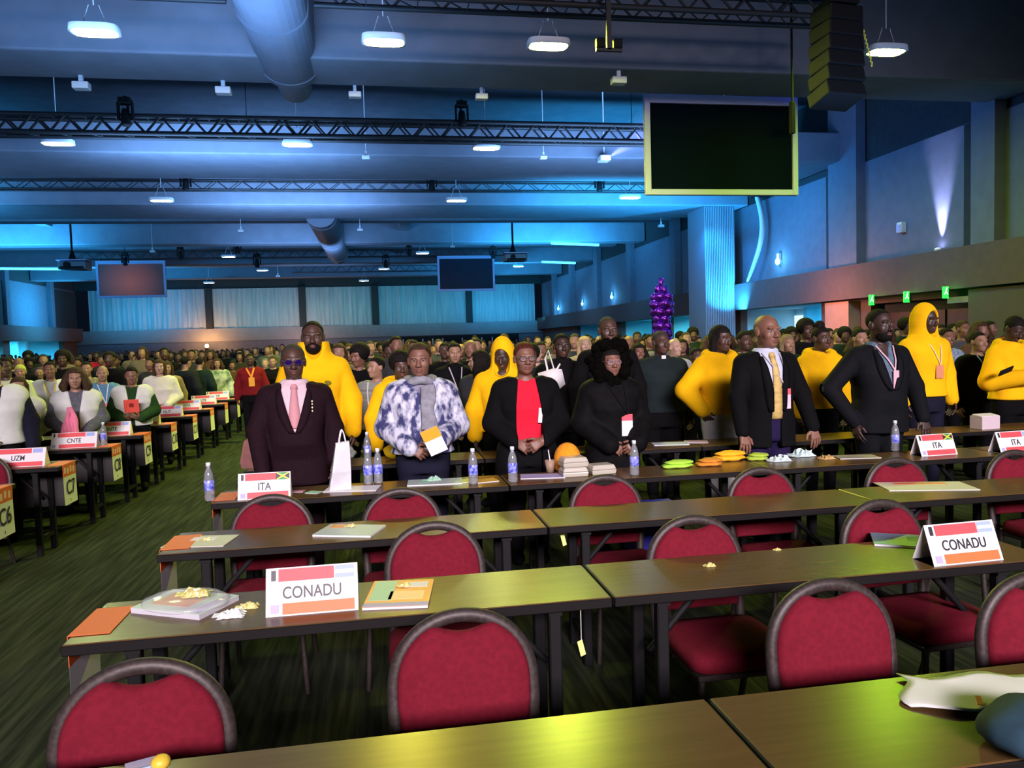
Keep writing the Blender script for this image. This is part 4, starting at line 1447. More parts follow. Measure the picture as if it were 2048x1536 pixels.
# lime tags under the table joints, and things on the row behind
for px, py, Y, lab in [(1163, 1296, 2.72, 'lime paper tag hanging under the joint of the second row'), (1127, 1080, 3.80, 'lime paper tag hanging under the joint of the third row')]:
    q = at_y(px, py, Y)
    t = thing('paper_tag', lab, 'tag', q, R(15))
    MB().box((0, 0, 0), (0.022, 0.002, 0.06), rot=(0, R(-14), 0)).build('sheet', mat('lime tag', (0.75, 0.85, 0.25), 0.6), t)
    MB().cyl((0, 0, 0.028), (0, 0, TOP - 0.036 - q.z), 0.0015, n=5).build('string', paper, t)
for lab, x, w_, d_, h, c in [('yellow crumpled bag on the row behind the patterned jacket', 0.12, 0.24, 0.14, 0.13, (0.85, 0.60, 0.01)),
                             ('pale grey bag on the row behind the dark suit', -0.36, 0.28, 0.2, 0.12, (0.30, 0.34, 0.30))]:
    t = thing('crumpled_bag', lab, 'bag', (x, 6.28, TOP))
    MB().ell((0, 0, h / 2), (w_ / 2, d_ / 2, h / 2), 0, 22, 12, fn=lambda q_: 1 + 0.10 * math.sin(7 * q_.x + 5 * q_.z) * math.cos(6 * q_.y)).build('body', mat('thin plastic ' + lab[:6], c, 0.45), t)
    MB().ell((w_ * 0.3, 0, h * 0.8), (w_ * 0.16, d_ * 0.14, h * 0.3), 0, 12, 8, rot=(0, 0.5, 0)).build('knot', mat('thin plastic ' + lab[:6], c, 0.45), t)
booklet('pale blue papers on the row behind, between fur hood and yellow tie', 1340, 888, 80, (mat('ice sheet', (0.45, 0.55, 0.62), 0.5), []), name='paper', h=0.004, size=(0.16, 0.30))
booklet('pinkish sheet on the row behind, left of the yellow tie', 1392, 884, 70, (mat('rose sheet', (0.62, 0.48, 0.52), 0.5), []), name='paper', h=0.003, size=(0.14, 0.2))
q = at_z(1975, 858, TOP)
t = thing('carton', 'pinkish white carton in front of the bowed phone user', 'box', (q.x, 6.2, TOP), R(5))
MB().box((0, 0, 0.06), (0.20, 0.14, 0.12)).build('box', mat('rose white card', (0.62, 0.52, 0.56), 0.6), t, 0.004)
MB().box((0, -0.01, 0.125), (0.205, 0.10, 0.01), rot=(R(8), 0, 0)).build('flap', paper, t)


# ------------------------------------------------------------------ people: smooth blended bodies meshed from distance fields
def axis(lo, hi, coarse, fine):
    """grid line positions: coarse steps, finer inside the given ranges"""
    out, x = [lo], lo
    while x < hi:
        st = coarse
        for a, b_, f in fine:
            if a - 1e-9 <= x < b_:
                st = min(st, f)
            elif x < a < x + st:
                st = min(st, max(a - x, f))
        x += st
        out.append(x)
    return np.array(out, dtype=np.float32)


class SDF:
    def __init__(s, xs, ys, zs):
        s.ax = (xs, ys, zs)
        s.d = np.full((len(xs), len(ys), len(zs)), 0.4, np.float32)

    def slab(s, lo, hi, pad):
        sl = []
        for k in range(3):
            a = np.searchsorted(s.ax[k], lo[k] - pad)
            b_ = np.searchsorted(s.ax[k], hi[k] + pad)
            if a >= b_:
                return None
            sl.append(slice(a, b_))
        X, Y, Z = (s.ax[k][sl[k]] for k in range(3))
        return tuple(sl), X[:, None, None], Y[None, :, None], Z[None, None, :]

    def mix(s, sl, d, k):
        c = s.d[sl]
        if k > 0:
            h = np.maximum(k - np.abs(c - d), 0) / k
            s.d[sl] = np.minimum(c, d) - h * h * (k * 0.25)
        else:
            s.d[sl] = np.minimum(c, d)

    def cone(s, a, b_, ra, rb, k=0.02):
        a, b_ = np.array(a, float), np.array(b_, float)
        r = max(ra, rb)
        q = s.slab(np.minimum(a, b_) - r, np.maximum(a, b_) + r, k + 0.02)
        if q is None:
            return
        sl, X, Y, Z = q
        ba = b_ - a
        t = np.clip(((X - a[0]) * ba[0] + (Y - a[1]) * ba[1] + (Z - a[2]) * ba[2]) / max(1e-9, ba @ ba), 0, 1)
        d = np.sqrt((X - a[0] - t * ba[0]) ** 2 + (Y - a[1] - t * ba[1]) ** 2 + (Z - a[2] - t * ba[2]) ** 2) - (ra + (rb - ra) * t)
        s.mix(sl, d, k)

    def _ell(s, q, c, r, Rm):
        sl, X, Y, Z = q
        x, y, z = X - c[0], Y - c[1], Z - c[2]
        if Rm is not None:
            x, y, z = (Rm[0, i] * x + Rm[1, i] * y + Rm[2, i] * z for i in range(3))
        k0 = np.sqrt((x / r[0]) ** 2 + (y / r[1]) ** 2 + (z / r[2]) ** 2)
        k1 = np.sqrt((x / r[0] ** 2) ** 2 + (y / r[1] ** 2) ** 2 + (z / r[2] ** 2) ** 2)
        return k0 * (k0 - 1) / np.maximum(k1, 1e-6)

    def ell(s, c, r, k=0.02, Rm=None):
        m = max(r)
        q = s.slab(np.array(c) - m, np.array(c) + m, k + 0.02)
        if q is not None:
            s.mix(q[0], s._ell(q, c, r, Rm), k)

    def sub_ell(s, c, r, k=0.01, Rm=None):
        m = max(r)
        q = s.slab(np.array(c) - m, np.array(c) + m, k + 0.02)
        if q is None:
            return
        d = -s._ell(q, c, r, Rm)
        cur = s.d[q[0]]
        h = np.maximum(k - np.abs(cur - d), 0) / k
        s.d[q[0]] = np.maximum(cur, d) + h * h * (k * 0.25)

    def loft(s, st, k=0.03, p=2.4, x0=0.0):
        """st: rows of z, half width, half depth, y centre"""
        st = np.array(st, float)
        lo = (x0 - st[:, 1].max(), (st[:, 3] - st[:, 2]).min(), st[:, 0].min())
        hi = (x0 + st[:, 1].max(), (st[:, 3] + st[:, 2]).max(), st[:, 0].max())
        q = s.slab(lo, hi, k + 0.03)
        if q is None:
            return
        sl, X, Y, Z = q
        z = Z.ravel()
        hw, hd, yc = (np.interp(z, st[:, 0], st[:, i])[None, None, :] for i in (1, 2, 3))
        e = (np.abs((X - x0) / hw) ** p + np.abs((Y - yc) / hd) ** p) ** (1 / p)
        d = (e - 1) * np.minimum(hw, hd)
        d = np.maximum(d, np.maximum(st[0, 0] - Z, Z - st[-1, 0]))
        s.mix(sl, d, k)

    def cut(s, fn):
        X, Y, Z = s.ax[0][:, None, None], s.ax[1][None, :, None], s.ax[2][None, None, :]
        s.d = np.maximum(s.d, fn(X, Y, Z).astype(np.float32))

    def mesh(s):
        d = s.d
        nx, ny, nz = d.shape
        ins = d < 0
        cs = (nx - 1, ny - 1, nz - 1)
        nc = cs[0] * cs[1] * cs[2]
        acc = [np.zeros(nc) for _ in range(3)]
        cnt = np.zeros(nc)
        quads = []
        for a in range(3):
            sa = [slice(None)] * 3
            sb = [slice(None)] * 3
            sa[a], sb[a] = slice(0, -1), slice(1, None)
            i0 = np.nonzero(ins[tuple(sa)] != ins[tuple(sb)])
            i1 = list(i0)
            i1[a] = i0[a] + 1
            d0, d1 = d[i0], d[tuple(i1)]
            t = d0 / (d0 - d1)
            pos = [s.ax[k][i0[k]].astype(float) for k in range(3)]
            pos[a] = pos[a] + t * (s.ax[a][i1[a]] - s.ax[a][i0[a]])
            b_, c = (a + 1) % 3, (a + 2) % 3
            ids = []
            ok = np.ones(len(t), bool)
            for ob, oc in ((0, 0), (-1, 0), (-1, -1), (0, -1)):
                ii = [i0[0], i0[1], i0[2]]
                ii[b_] = ii[b_] + ob
                ii[c] = ii[c] + oc
                v = np.ones(len(t), bool)
                for k in range(3):
                    v &= (ii[k] >= 0) & (ii[k] < cs[k])
                lin = (ii[0] * cs[1] + ii[1]) * cs[2] + ii[2]
                for k in range(3):
                    acc[k] += np.bincount(lin[v], pos[k][v], nc)
                cnt += np.bincount(lin[v], minlength=nc)
                ids.append(lin)
                ok &= v
            qd = np.stack(ids, 1)[ok]
            fl = ins[i0][ok]
            qd[~fl] = qd[~fl][:, ::-1]
            quads.append(qd)
        use = cnt > 0
        remap = np.cumsum(use) - 1
        V = np.stack([acc[k][use] / cnt[use] for k in range(3)], 1)
        F = remap[np.concatenate(quads)] if quads else np.zeros((0, 4), int)
        return V, F


def np_object(name, parts, parent=None):
    """parts: (verts, quads, material) joined into one mesh object"""
    me = bpy.data.meshes.new(name)
    V = np.concatenate([p[0] for p in parts])
    off, Fs, mi = 0, [], []
    for i, (v, f, m) in enumerate(parts):
        Fs.append(f + off)
        mi.append(np.full(len(f), i, np.int32))
        off += len(v)
        me.materials.append(m)
    F = np.concatenate(Fs).astype(np.int32)
    me.vertices.add(len(V))
    me.vertices.foreach_set('co', V.astype(np.float32).ravel())
    me.loops.add(F.size)
    me.loops.foreach_set('vertex_index', F.ravel())
    me.polygons.add(len(F))
    me.polygons.foreach_set('loop_start', np.arange(0, F.size, 4, dtype=np.int32))
    me.polygons.foreach_set('material_index', np.concatenate(mi))
    me.polygons.foreach_set('use_smooth', np.ones(len(F), bool))
    me.update(calc_edges=True)
    o = bpy.data.objects.new(name, me)
    COL.objects.link(o)
    if parent is not None:
        o.parent = parent
    return o


SKIN = {'dark': mat('dark skin', (0.075, 0.038, 0.026), 0.48, noise=0.12, scale=14),
        'deep': mat('deep skin', (0.045, 0.024, 0.018), 0.48, noise=0.12, scale=14),
        'brown': mat('brown skin', (0.20, 0.095, 0.062), 0.5, noise=0.12, scale=14),
        'tan': mat('tan skin', (0.32, 0.18, 0.12), 0.5, noise=0.1, scale=14),
        'light': mat('light skin', (0.44, 0.28, 0.21), 0.5, noise=0.1, scale=14)}
HAIRM = {'black': mat('black hair', (0.012, 0.010, 0.009), 0.75, noise=0.5, scale=70, bump=0.4, spec=0.1),
         'brownh': mat('brown hair', (0.060, 0.036, 0.020), 0.7, noise=0.5, scale=60, stretch=(1, 1, 0.2), bump=0.4, spec=0.12),
         'auburn': mat('auburn hair', (0.085, 0.022, 0.014), 0.7, spec=0.1, noise=0.4, scale=60, bump=0.3),
         'grey': mat('grey hair', (0.20, 0.19, 0.18), 0.75, spec=0.1, noise=0.4, scale=60, bump=0.3),
         'greysoft': mat('greying dark hair', (0.05, 0.045, 0.036), 0.75, spec=0.1, noise=0.4, scale=60, bump=0.3)}
CL = {}


def cloth(key, color, rough=0.85, **k):
    if key not in CL:
        k.setdefault('spec', 0.05)
        k.setdefault('noise', 0.18)
        k.setdefault('scale', 7)
        k.setdefault('bump', 0.35)
        CL[key] = mat(key + ' cloth', color, rough, **k)
    return CL[key]


YEL = cloth('yellow fleece', (0.95, 0.53, 0.008), 0.9, noise=0.08, scale=9)
BLK = cloth('black', (0.006, 0.006, 0.007), 0.85)
NAVY = cloth('dark navy', (0.012, 0.013, 0.026), 0.8)
WHT = cloth('white', (0.72, 0.72, 0.72), 0.85)
lip_m = mat('lips', (0.16, 0.05, 0.045), 0.5)
eye_w = mat('eye white', (0.22, 0.19, 0.18), 0.4)
eye_d = mat('dark iris', (0.01, 0.008, 0.006), 0.2)

POSES = {  # per side: elbow, wrist, hand direction, palm normal, finger curl (image-right side; mirrored for the other)
    'down': ((0.245, 0.03, 1.13), (0.262, -0.03, 0.885), (0.02, -0.12, -1), (-1, 0, 0), 0.35),
    'clasp': ((0.240, 0.0, 1.13), (0.095, -0.225, 1.00), (-0.85, -0.10, -0.45), (0.1, 0.9, -0.2), 0.45),
    'clasp_low': ((0.255, 0.01, 1.13), (0.095, -0.19, 0.93), (-0.85, -0.10, -0.45), (0.1, 0.9, -0.2), 0.45),
    'hold': ((0.245, -0.01, 1.13), (0.115, -0.27, 1.05), (-0.75, -0.35, 0.15), (-0.3, 0.6, 0.75), 0.55),
    'lean': ((0.248, -0.05, 1.14), (0.255, -0.22, 0.90), (0.0, -0.45, -0.9), (0, 0.85, -0.45), 0.3),
    'pocket': ((0.335, 0.03, 1.16), (0.215, -0.055, 0.97), (-0.45, -0.2, -0.87), (-0.8, 0.5, 0), 0.4),
    'akimbo': ((0.36, 0.04, 1.14), (0.235, -0.10, 0.92), (0.1, -0.35, -0.93), (-0.9, 0.2, 0), 0.35),
    'phone': ((0.26, 0.0, 1.12), (0.08, -0.27, 1.17), (-0.7, -0.3, 0.55), (-0.2, 0.5, 0.8), 0.7),
}


def rotm(yaw, pitch, roll=0.0):
    return np.array(Euler((R(pitch), R(roll), R(yaw))).to_matrix())


def hand(S, w, d, n, side, curl, s, k=0.006):
    """palm, four fingers and a thumb grown from the wrist"""
    w, d, n = (np.array(v, float) for v in (w, d, n))
    d /= np.linalg.norm(d)
    n -= d * (n @ d)
    n /= np.linalg.norm(n)
    u = np.cross(n, d) * side
    ln_ = (0.066, 0.074, 0.069, 0.054)
    for i, off in enumerate((0.030, 0.010, -0.010, -0.029)):
        kb = w + (d * (0.088 - 0.004 * abs(i - 1)) + u * off) * s
        S.cone(w + u * off * 0.5 * s + d * 0.01 * s, kb, 0.018 * s, 0.0125 * s, 0.014)
    for i, off in enumerate((0.033, 0.011, -0.011, -0.032)):
        p = w + (d * (0.088 - 0.004 * abs(i - 1)) + u * off) * s
        th = 0.15
        sp = u * (0.10 - 0.07 * i)
        for j, f in enumerate((0.45, 0.32, 0.24)):
            th += curl * (0.8 + 0.12 * i)
            v = d * math.cos(th) + n * math.sin(th) + sp * (1 if j == 0 else 0.3)
            v /= np.linalg.norm(v)
            q = p + v * ln_[i] * 1.15 * f * s
            S.cone(p, q, (0.0098 - 0.0008 * j) * s, (0.0092 - 0.0008 * j) * s, 0.004)
            p = q
    p = w + (d * 0.028 + u * 0.026) * s
    for v, L, r in ((u * 0.75 + d * 0.7 + n * 0.25, 0.045, 0.0125), (u * 0.3 + d * 0.9 + n * 0.35, 0.032, 0.011)):
        v = v / np.linalg.norm(v)
        q = p + v * L * s
        S.cone(p, q, r * s, r * 0.88 * s, 0.006)
        p = q


def torso_st(s, g, inf=0.0, hem=0.80, flare=0.0, fem=False, belly=0.0):
    base = [(0.80, 0.155, 0.105, 0.0), (0.93, 0.172, 0.115, 0.005), (1.05, 0.150 if not fem else 0.140, 0.108 + 0.6 * belly, -0.5 * belly),
            (1.15, 0.155, 0.113 + 0.45 * belly, -0.35 * belly), (1.25, 0.176, 0.122 + (0.012 if fem else 0), -0.004),
            (1.36, 0.178, 0.108, 0.006), (1.425, 0.140, 0.085, 0.014), (1.475, 0.085, 0.068, 0.018)]
    out = []
    if hem < 0.80:
        out.append((hem * s, (0.158 + flare) * g * s + inf, (0.108 + flare * 0.6) * g * s + inf, 0.0))
    for z, w_, d_, y_ in base:
        if z >= hem - 1e-6:
            fl = flare * max(0.0, (1.0 - z) / 0.2)
            gg = g if z < 1.4 else (1 + (g - 1) * 0.45)
            out.append((z * s, (w_ + fl) * gg * s + inf, (d_ + fl * 0.6) * gg * s + inf, y_ * s))
    return out


def front_y(st, z, x=0.0, p=2.4):
    st = np.array(st)
    hw, hd, yc = (np.interp(z, st[:, 0], st[:, i]) for i in (1, 2, 3))
    t = max(0.0, 1 - min(1.0, abs(x) / hw) ** p)
    return yc - hd * t ** (1 / p)


class Person:
    def __init__(s, name_label, loc, H, g=1.0, skin='dark', pose=('down', 'down'), head=(0, 0, 0), q='hi', fem=False, belly=0.0,
                 rz=0.0, group=None, shoulders=1.0, adj=None, name='person', hs=1.0):
        s.H, s.s, s.g, s.fem, s.q, s.belly = H, H / 1.75, g, fem, q, belly
        s.skin = SKIN[skin]
        s.root = thing(name, name_label, 'person', loc, R(rz), group)
        k = s.s
        s.sh = {}
        s.arm = {}
        for sd, nm in ((-1, pose[0]), (1, pose[1])):
            e, w, d, n, c = POSES[nm]
            gx = 1 + (g - 1) * 0.8
            f = lambda v, kx=1.0: np.array((v[0] * sd * k * kx, v[1] * k, v[2] * k))
            s.sh[sd] = np.array((0.172 * sd * k * shoulders * (1 + (g - 1) * 0.55), 0.012 * k, 1.385 * k))
            ee, ww = f(e, gx), f(w, gx if nm in ('down', 'akimbo', 'lean', 'pocket') else 1.0)
            if g > 1.05 and nm in ('clasp', 'clasp_low', 'hold', 'phone'):
                ww[1] -= 0.10 * (g - 1) + belly * 0.5
            if sd < 0 and pose[0] == pose[1] and nm.startswith('clasp'):
                ww = ww + np.array((-0.01, 0.035, -0.012))
            if adj and sd in adj:
                ww = ww + np.array(adj[sd])
            s.arm[sd] = (ee, ww, (d[0] * sd, d[1], d[2]), (n[0] * sd, n[1], n[2]), c, nm)
        s.hc = np.array((0, -0.018 * k, 1.635 * k))          # eye level
        s.hr = rotm(*head)
        s.hs = k * hs

    def hp(s, v):
        return s.hc + s.hr @ (np.array(v, float) * s.hs)

    def grid(s, lo, hi, fine_z=True, res=None, hands=True, head=True):
        k = s.s
        cz, hf = {'hi': (0.011, 0.0046), 'mid': (0.014, 0.0075), 'lo': (0.022, 0.014), 'far': (0.042, 0.026)}[s.q]
        if res:
            cz = res
        fx, fy, fz = [], [], []
        if head:
            fx.append((-0.10 * k, 0.10 * k, hf))
            fy.append((-0.20 * k, 0.02, hf * 1.15))
            fz.append((1.50 * k, 1.78 * k, hf))
        if hands and s.q in ('hi', 'mid'):
            for sd in (-1, 1):
                _, w, d, n, c, nm = s.arm[sd]
                e = w + np.array(d) * 0.09
                for lst, i in ((fx, 0), (fy, 1), (fz, 2)):
                    lst.append((e[i] - 0.085, e[i] + 0.085, hf * 1.15))
        return SDF(axis(lo[0], hi[0], cz, fx), axis(lo[1], hi[1], cz, fy), axis(lo[2], hi[2], cz * 1.3, fz))

    def arms(s, S, inf=0.0, k=0.03, upto=1.0, puff=0.0):
        q = s.s * (1 + (s.g - 1) * 0.6)
        for sd in (-1, 1):
            S.ell(s.sh[sd] * np.array((0.86, 1, 1.0)), (0.070 * q + inf, 0.060 * q + inf, 0.054 * q + inf), k + 0.02)
        for sd in (-1, 1):
            e, w = s.arm[sd][0], s.arm[sd][1]
            sh = s.sh[sd]
            S.cone(sh, e, 0.054 * q + inf, 0.042 * q + inf + puff, 0.012)
            if upto > 0:
                S.cone(e, e + (w - e) * upto, 0.042 * q + inf + puff, (0.029 if upto > 0.9 else 0.034) * q + inf * 0.9 + puff * 0.4, 0.02)

    def body(s):
        k = s.s
        S = s.grid((-0.46, -0.46, 0.0), (0.46, 0.22, s.H + 0.06))
        st = torso_st(k, s.g, -0.004, fem=s.fem, belly=s.belly)
        S.loft(st, 0.02)
        s.legs(S, 0.0)
        s.arms(S)
        for sd in (-1, 1):
            S.ell((0.10 * sd * k, -0.05 * k, 0.045 * k), (0.045 * k, 0.12 * k, 0.04 * k), 0.03)
        S.cone((0, 0.022 * k, 1.44 * k), s.hp((0, 0.018, -0.06)), 0.060 * k, 0.054 * k, 0.03)
        hp, hs, Rm = s.hp, s.hs, s.hr
        E = lambda c, r, kk: S.ell(hp(c), tuple(x * hs for x in r), kk * hs, Rm)
        E((0, 0.012, 0.03), (0.076, 0.097, 0.085), 0.02)
        E((0, -0.022, -0.03), (0.062, 0.070, 0.085), 0.03)
        E((0, -0.030, -0.075), (0.047, 0.055, 0.040), 0.03)
        if s.q != 'far':
            E((0, -0.070, -0.098), (0.020, 0.016, 0.015), 0.025)
            for sd in (-1, 1):
                E((0.041 * sd, -0.062, -0.030), (0.022, 0.022, 0.024), 0.025)
                E((0.078 * sd, 0.012, -0.008), (0.010, 0.022, 0.032), 0.012)
            S.cone(hp((0, -0.086, 0.008)), hp((0, -0.108, -0.033)), 0.009 * hs, 0.015 * hs, 0.012)
        if s.q in ('hi', 'mid'):
            for sd in (-1, 1):
                E((0.029 * sd, -0.084, 0.021), (0.026, 0.013, 0.009), 0.012)
                E((0.013 * sd, -0.098, -0.039), (0.010, 0.011, 0.009), 0.006)
                S.sub_ell(hp((0.031 * sd, -0.098, 0.0)), (0.018 * hs, 0.014 * hs, 0.010 * hs), 0.008, Rm)
            E((0, -0.089, -0.063), (0.024, 0.011, 0.007), 0.005)
            E((0, -0.088, -0.076), (0.021, 0.011, 0.008), 0.005)
        for sd in (-1, 1):
            _, w, d, n, c, nm = s.arm[sd]
            if s.q in ('hi', 'mid'):
                hand(S, w, d, n, sd, c, k)
            else:
                dd = np.array(d) / np.linalg.norm(d)
                S.cone(w, w + dd * 0.12 * k, 0.035 * k, 0.03 * k, 0.02)
        V, F = S.mesh()
        s.bodyo = np_object('body', [(V, F, s.skin)], s.root)
        if s.q == 'hi':
            for sd in (-1, 1):
                m = MB()
                c = Vector(hp((0.031 * sd, -0.0768, 0.0)))
                m.ell(c, (0.0118 * hs,) * 3, 0, 12, 8)
                m.ell(c + Vector(Rm @ np.array((0, -0.0085 * hs, 0))), (0.0062 * hs, 0.005 * hs, 0.0062 * hs), 1, 10, 6)
                m.build('eye', [eye_w, eye_d], s.root)
            m = MB()
            for zz, rr in ((-0.0635, (0.021, 0.0085, 0.0055)), (-0.0755, (0.019, 0.0085, 0.0065))):
                m.ell(hp((0, -0.0925, zz)), tuple(x * hs for x in rr), 0, 14, 8, rot=Matrix(Rm.tolist()).to_euler())
            m.build('lips', lip_m, s.root)
        return s

    def legs(s, S, inf):
        k, g = s.s, 1 + (s.g - 1) * 0.6
        for sd in (-1, 1):
            S.cone((0.09 * sd * k * g, 0.005, 0.88 * k), (0.098 * sd * k, -0.008, 0.50 * k), 0.085 * k * g + inf, 0.058 * k * g + inf, 0.03)
            S.cone((0.098 * sd * k, -0.008, 0.50 * k), (0.10 * sd * k, 0.02, 0.10 * k), 0.056 * k * g + inf, 0.040 * k + inf * 1.2, 0.02)

    def trousers(s, m, skirt=False):
        k = s.s
        S = s.grid((-0.34, -0.26, 0.05), (0.34, 0.24, 1.12 * k), hands=False, head=False, res=0.02)
        S.loft([(0.78 * k, 0.165 * s.g * k, 0.118 * s.g * k, 0.0), (0.93 * k, 0.178 * s.g * k, 0.122 * s.g * k, 0.004),
                (1.04 * k, 0.158 * s.g * k + 0.004, 0.118 * s.g * k + 0.6 * s.belly * k, -0.4 * s.belly * k)], 0.02)
        s.legs(S, 0.016)
        np_object('trousers', [(*S.mesh(), m)], s.root)
        mb = MB()
        for sd in (-1, 1):
            mb = MB()
            mb.ell((0.10 * sd * k, -0.055 * k, 0.05), (0.052 * k, 0.14 * k, 0.05), 0, 14, 8, fn=lambda q_: 1.0 if q_.z > -0.6 else 0.98)
            mb.build('shoe', BLK, s.root)
        return s

    def top(s, m, name='shirt', inf=0.008, hem=0.86, sleeve=1.0, neck='round', flare=0.0, k=0.03, puff=0.0, cut=None, res=None, collar=0.0,
            arms=True, hood=None, cuff=False):
        q = s.s
        hm = hem * q
        S = s.grid((-0.50, -0.42, hm - 0.05), (0.50, 0.27, s.H + 0.06 if hood == 'up' else 1.60 * q), hands=False, head=(hood == 'up'), res=res)
        st = torso_st(q, s.g, inf, hem=hem, flare=flare, fem=s.fem, belly=s.belly)
        S.loft(st, 0.02)
        if arms:
            s.arms(S, inf, k, sleeve, puff)
        else:
            for sd in (-1, 1):
                S.ell(s.sh[sd] * np.array((0.86, 1, 1)), (0.070 * q + inf, 0.060 * q + inf, 0.054 * q + inf), 0.05)
        if hood == 'up':
            hp, hs = s.hp, s.hs
            S.ell(hp((0, 0.028, 0.012)), (0.112 * hs, 0.128 * hs, 0.142 * hs), 0.03, s.hr)
            S.ell(hp((0, 0.03, 0.10)), (0.06 * hs, 0.08 * hs, 0.06 * hs), 0.04, s.hr)
            S.cone(hp((0, 0.03, -0.06)), (0, 0.02 * q, 1.42 * q), 0.115 * hs, 0.14 * q, 0.04)
            S.sub_ell(hp((0, -0.125, -0.022)), (0.090 * hs, 0.118 * hs, 0.130 * hs), 0.012, s.hr)
        elif hood == 'down':
            for a in range(13):
                t = PI * (-0.30 + 1.6 * a / 12)
                S.cone((0.125 * q * math.cos(t), 0.025 + 0.10 * q * math.sin(t), (1.475 + 0.02 * math.sin(t)) * q),
                       (0.125 * q * math.cos(t + 0.4), 0.025 + 0.10 * q * math.sin(t + 0.4), (1.475 + 0.02 * math.sin(t + 0.4)) * q), 0.042 * q, 0.042 * q, 0.03)
            S.ell((0, 0.15 * q, 1.42 * q), (0.12 * q, 0.06 * q, 0.09 * q), 0.04)
        elif hood == 'high':   # raised hood collar around the neck and cheeks
            hp, hs = s.hp, s.hs
            S.cone(hp((0, 0.032, -0.035)), (0, 0.025 * q, 1.42 * q), 0.112 * hs, 0.15 * q, 0.04)
            S.ell((0, 0.12 * q, 1.47 * q), (0.13 * q, 0.07 * q, 0.09 * q), 0.04)
            S.sub_ell(hp((0, 0.0, 0.06)), (0.10 * hs, 0.115 * hs, 0.105 * hs), 0.015)
            S.sub_ell(hp((0, -0.12, -0.045)), (0.075 * hs, 0.13 * hs, 0.12 * hs), 0.015)
        if collar > 0:
            for a in range(16):
                t = PI * (-0.42 + 1.84 * a / 15)
                t2 = t + 0.38
                f = lambda t_: (0.078 * q * math.cos(t_), 0.012 + 0.074 * q * math.sin(t_), (1.475 + collar * 0.4) * q)
                S.cone(f(t), f(t2), 0.016 + collar * 0.3, 0.016 + collar * 0.3, 0.01)
        if neck == 'vee':
            S.cut(lambda X, Y, Z: np.minimum(np.minimum((Z - (1.36 * q)) * 0.42 - np.abs(X), -(Y - 0.0)), 1.0))
        elif neck == 'round' and hood is None:
            S.sub_ell((0, -0.02 * q, 1.51 * q), (0.068 * q, 0.085 * q, 0.06 * q), 0.012)
        if cut is not None:
            S.cut(cut)
        o = np_object(name, [(*S.mesh(), m)], s.root)
        s.st = st
        if cuff and s.q in ('hi', 'mid'):
            for sd in (-1, 1):
                e, w = s.arm[sd][0], s.arm[sd][1]
                d = (w - e) / np.linalg.norm(w - e)
                MB().cyl(w - d * 0.03, w + d * 0.012, 0.033 * q + inf * 0.7, n=14).build('cuff', m, s.root)
        return o

    def suit(s, jacket_m, shirt_m, tie_m=None, button=1.08, hem=0.76, width=0.40, inf=0.026, lapel_m=None, x0=0.0, gap=-1.0):
        q = s.s
        s.top(shirt_m, 'shirt', 0.010, 0.95, 0.25, 'vee' if tie_m is None else None, collar=0.02, res=0.013)
        zb = button * q
        top_z = 1.56 * q

        def vee(X, Y, Z):
            t = np.clip((Z - zb) / (1.42 * q - zb), 0, 1)
            w_ = np.maximum(0.004 + width * 0.20 * q * t ** 0.85, gap)
            up = np.where(Z > 1.44 * q, 0.085 * q, w_)
            up = np.where(Z > zb, np.where(Z > 1.44 * q, 0.085 * q, w_), gap)
            return np.minimum(up - np.abs(X - x0), -(Y - 0.02 * q))

        s.top(jacket_m, 'jacket', inf, hem, 0.97, None, flare=0.02, cut=vee, k=0.04)
        stj = s.st
        # lapels laid along the opening
        for sd in (-1, 1):
            m = MB()
            pts, wd = [], []
            n = 14
            top_, bot = [], []
            for i in range(n + 1):
                f = i / n
                z = zb + (1.44 * q - zb) * f
                wv = max(0.004 + width * 0.20 * q * f ** 0.85, gap)
                lw = 0.012 + 0.055 * math.sin(PI * min(1.0, 0.12 + f * 0.83)) ** 0.8
                for j, e in enumerate((0.0, 0.5, 1.0)):
                    x = x0 + sd * (wv - 0.004 + lw * q * e)
                    top_.append((x, front_y(stj, z, x - 0) - 0.006 - (0.006 if j == 1 else 0.0), z))
            vs = top_
            fs = []
            for i in range(n):
                for j in range(2):
                    a = i * 3 + j
                    fs.append((a, a + 1, a + 4, a + 3))
            m.add(vs, fs, 0, True)
            o = m.build('lapel', lapel_m or jacket_m, s.root)
            so = o.modifiers.new('thick', 'SOLIDIFY')
            so.thickness = 0.006
        if tie_m is not None:
            sts = torso_st(q, s.g, 0.010, fem=s.fem, belly=s.belly)
            m = MB()
            vs = []
            zt, ze = 1.445 * q, zb + (0.03 if gap < 0 else -0.06)
            n = 14
            for i in range(n + 1):
                f = i / n
                z = zt + (ze - zt) * f
                w_ = (0.020 if i == 0 else 0.016 + 0.026 * min(1.0, f * 1.3)) * q
                if i == 0:
                    w_ = 0.026 * q
                if gap < 0:
                    w_ = min(w_, 0.002 + width * 0.20 * q * max(0.0, (z - zb) / (1.42 * q - zb)) ** 0.85)
                for x in (-w_, 0, w_):
                    vs.append((x0 * f + x, front_y(sts, z, 0) - 0.008 - (0.006 if x == 0 else 0), z))
            fs = []
            for i in range(n):
                for j in range(2):
                    a = i * 3 + j
                    fs.append((a, a + 1, a + 4, a + 3))
            m.add(vs, fs, 0, True)
            o = m.build('tie', tie_m, s.root)
            so = o.modifiers.new('thick', 'SOLIDIFY')
            so.thickness = 0.008
            MB().ell((0, front_y(sts, zt, 0) - 0.010, zt + 0.008), (0.024 * q, 0.014 * q, 0.022 * q)).build('tie_knot', tie_m, s.root)
        return s

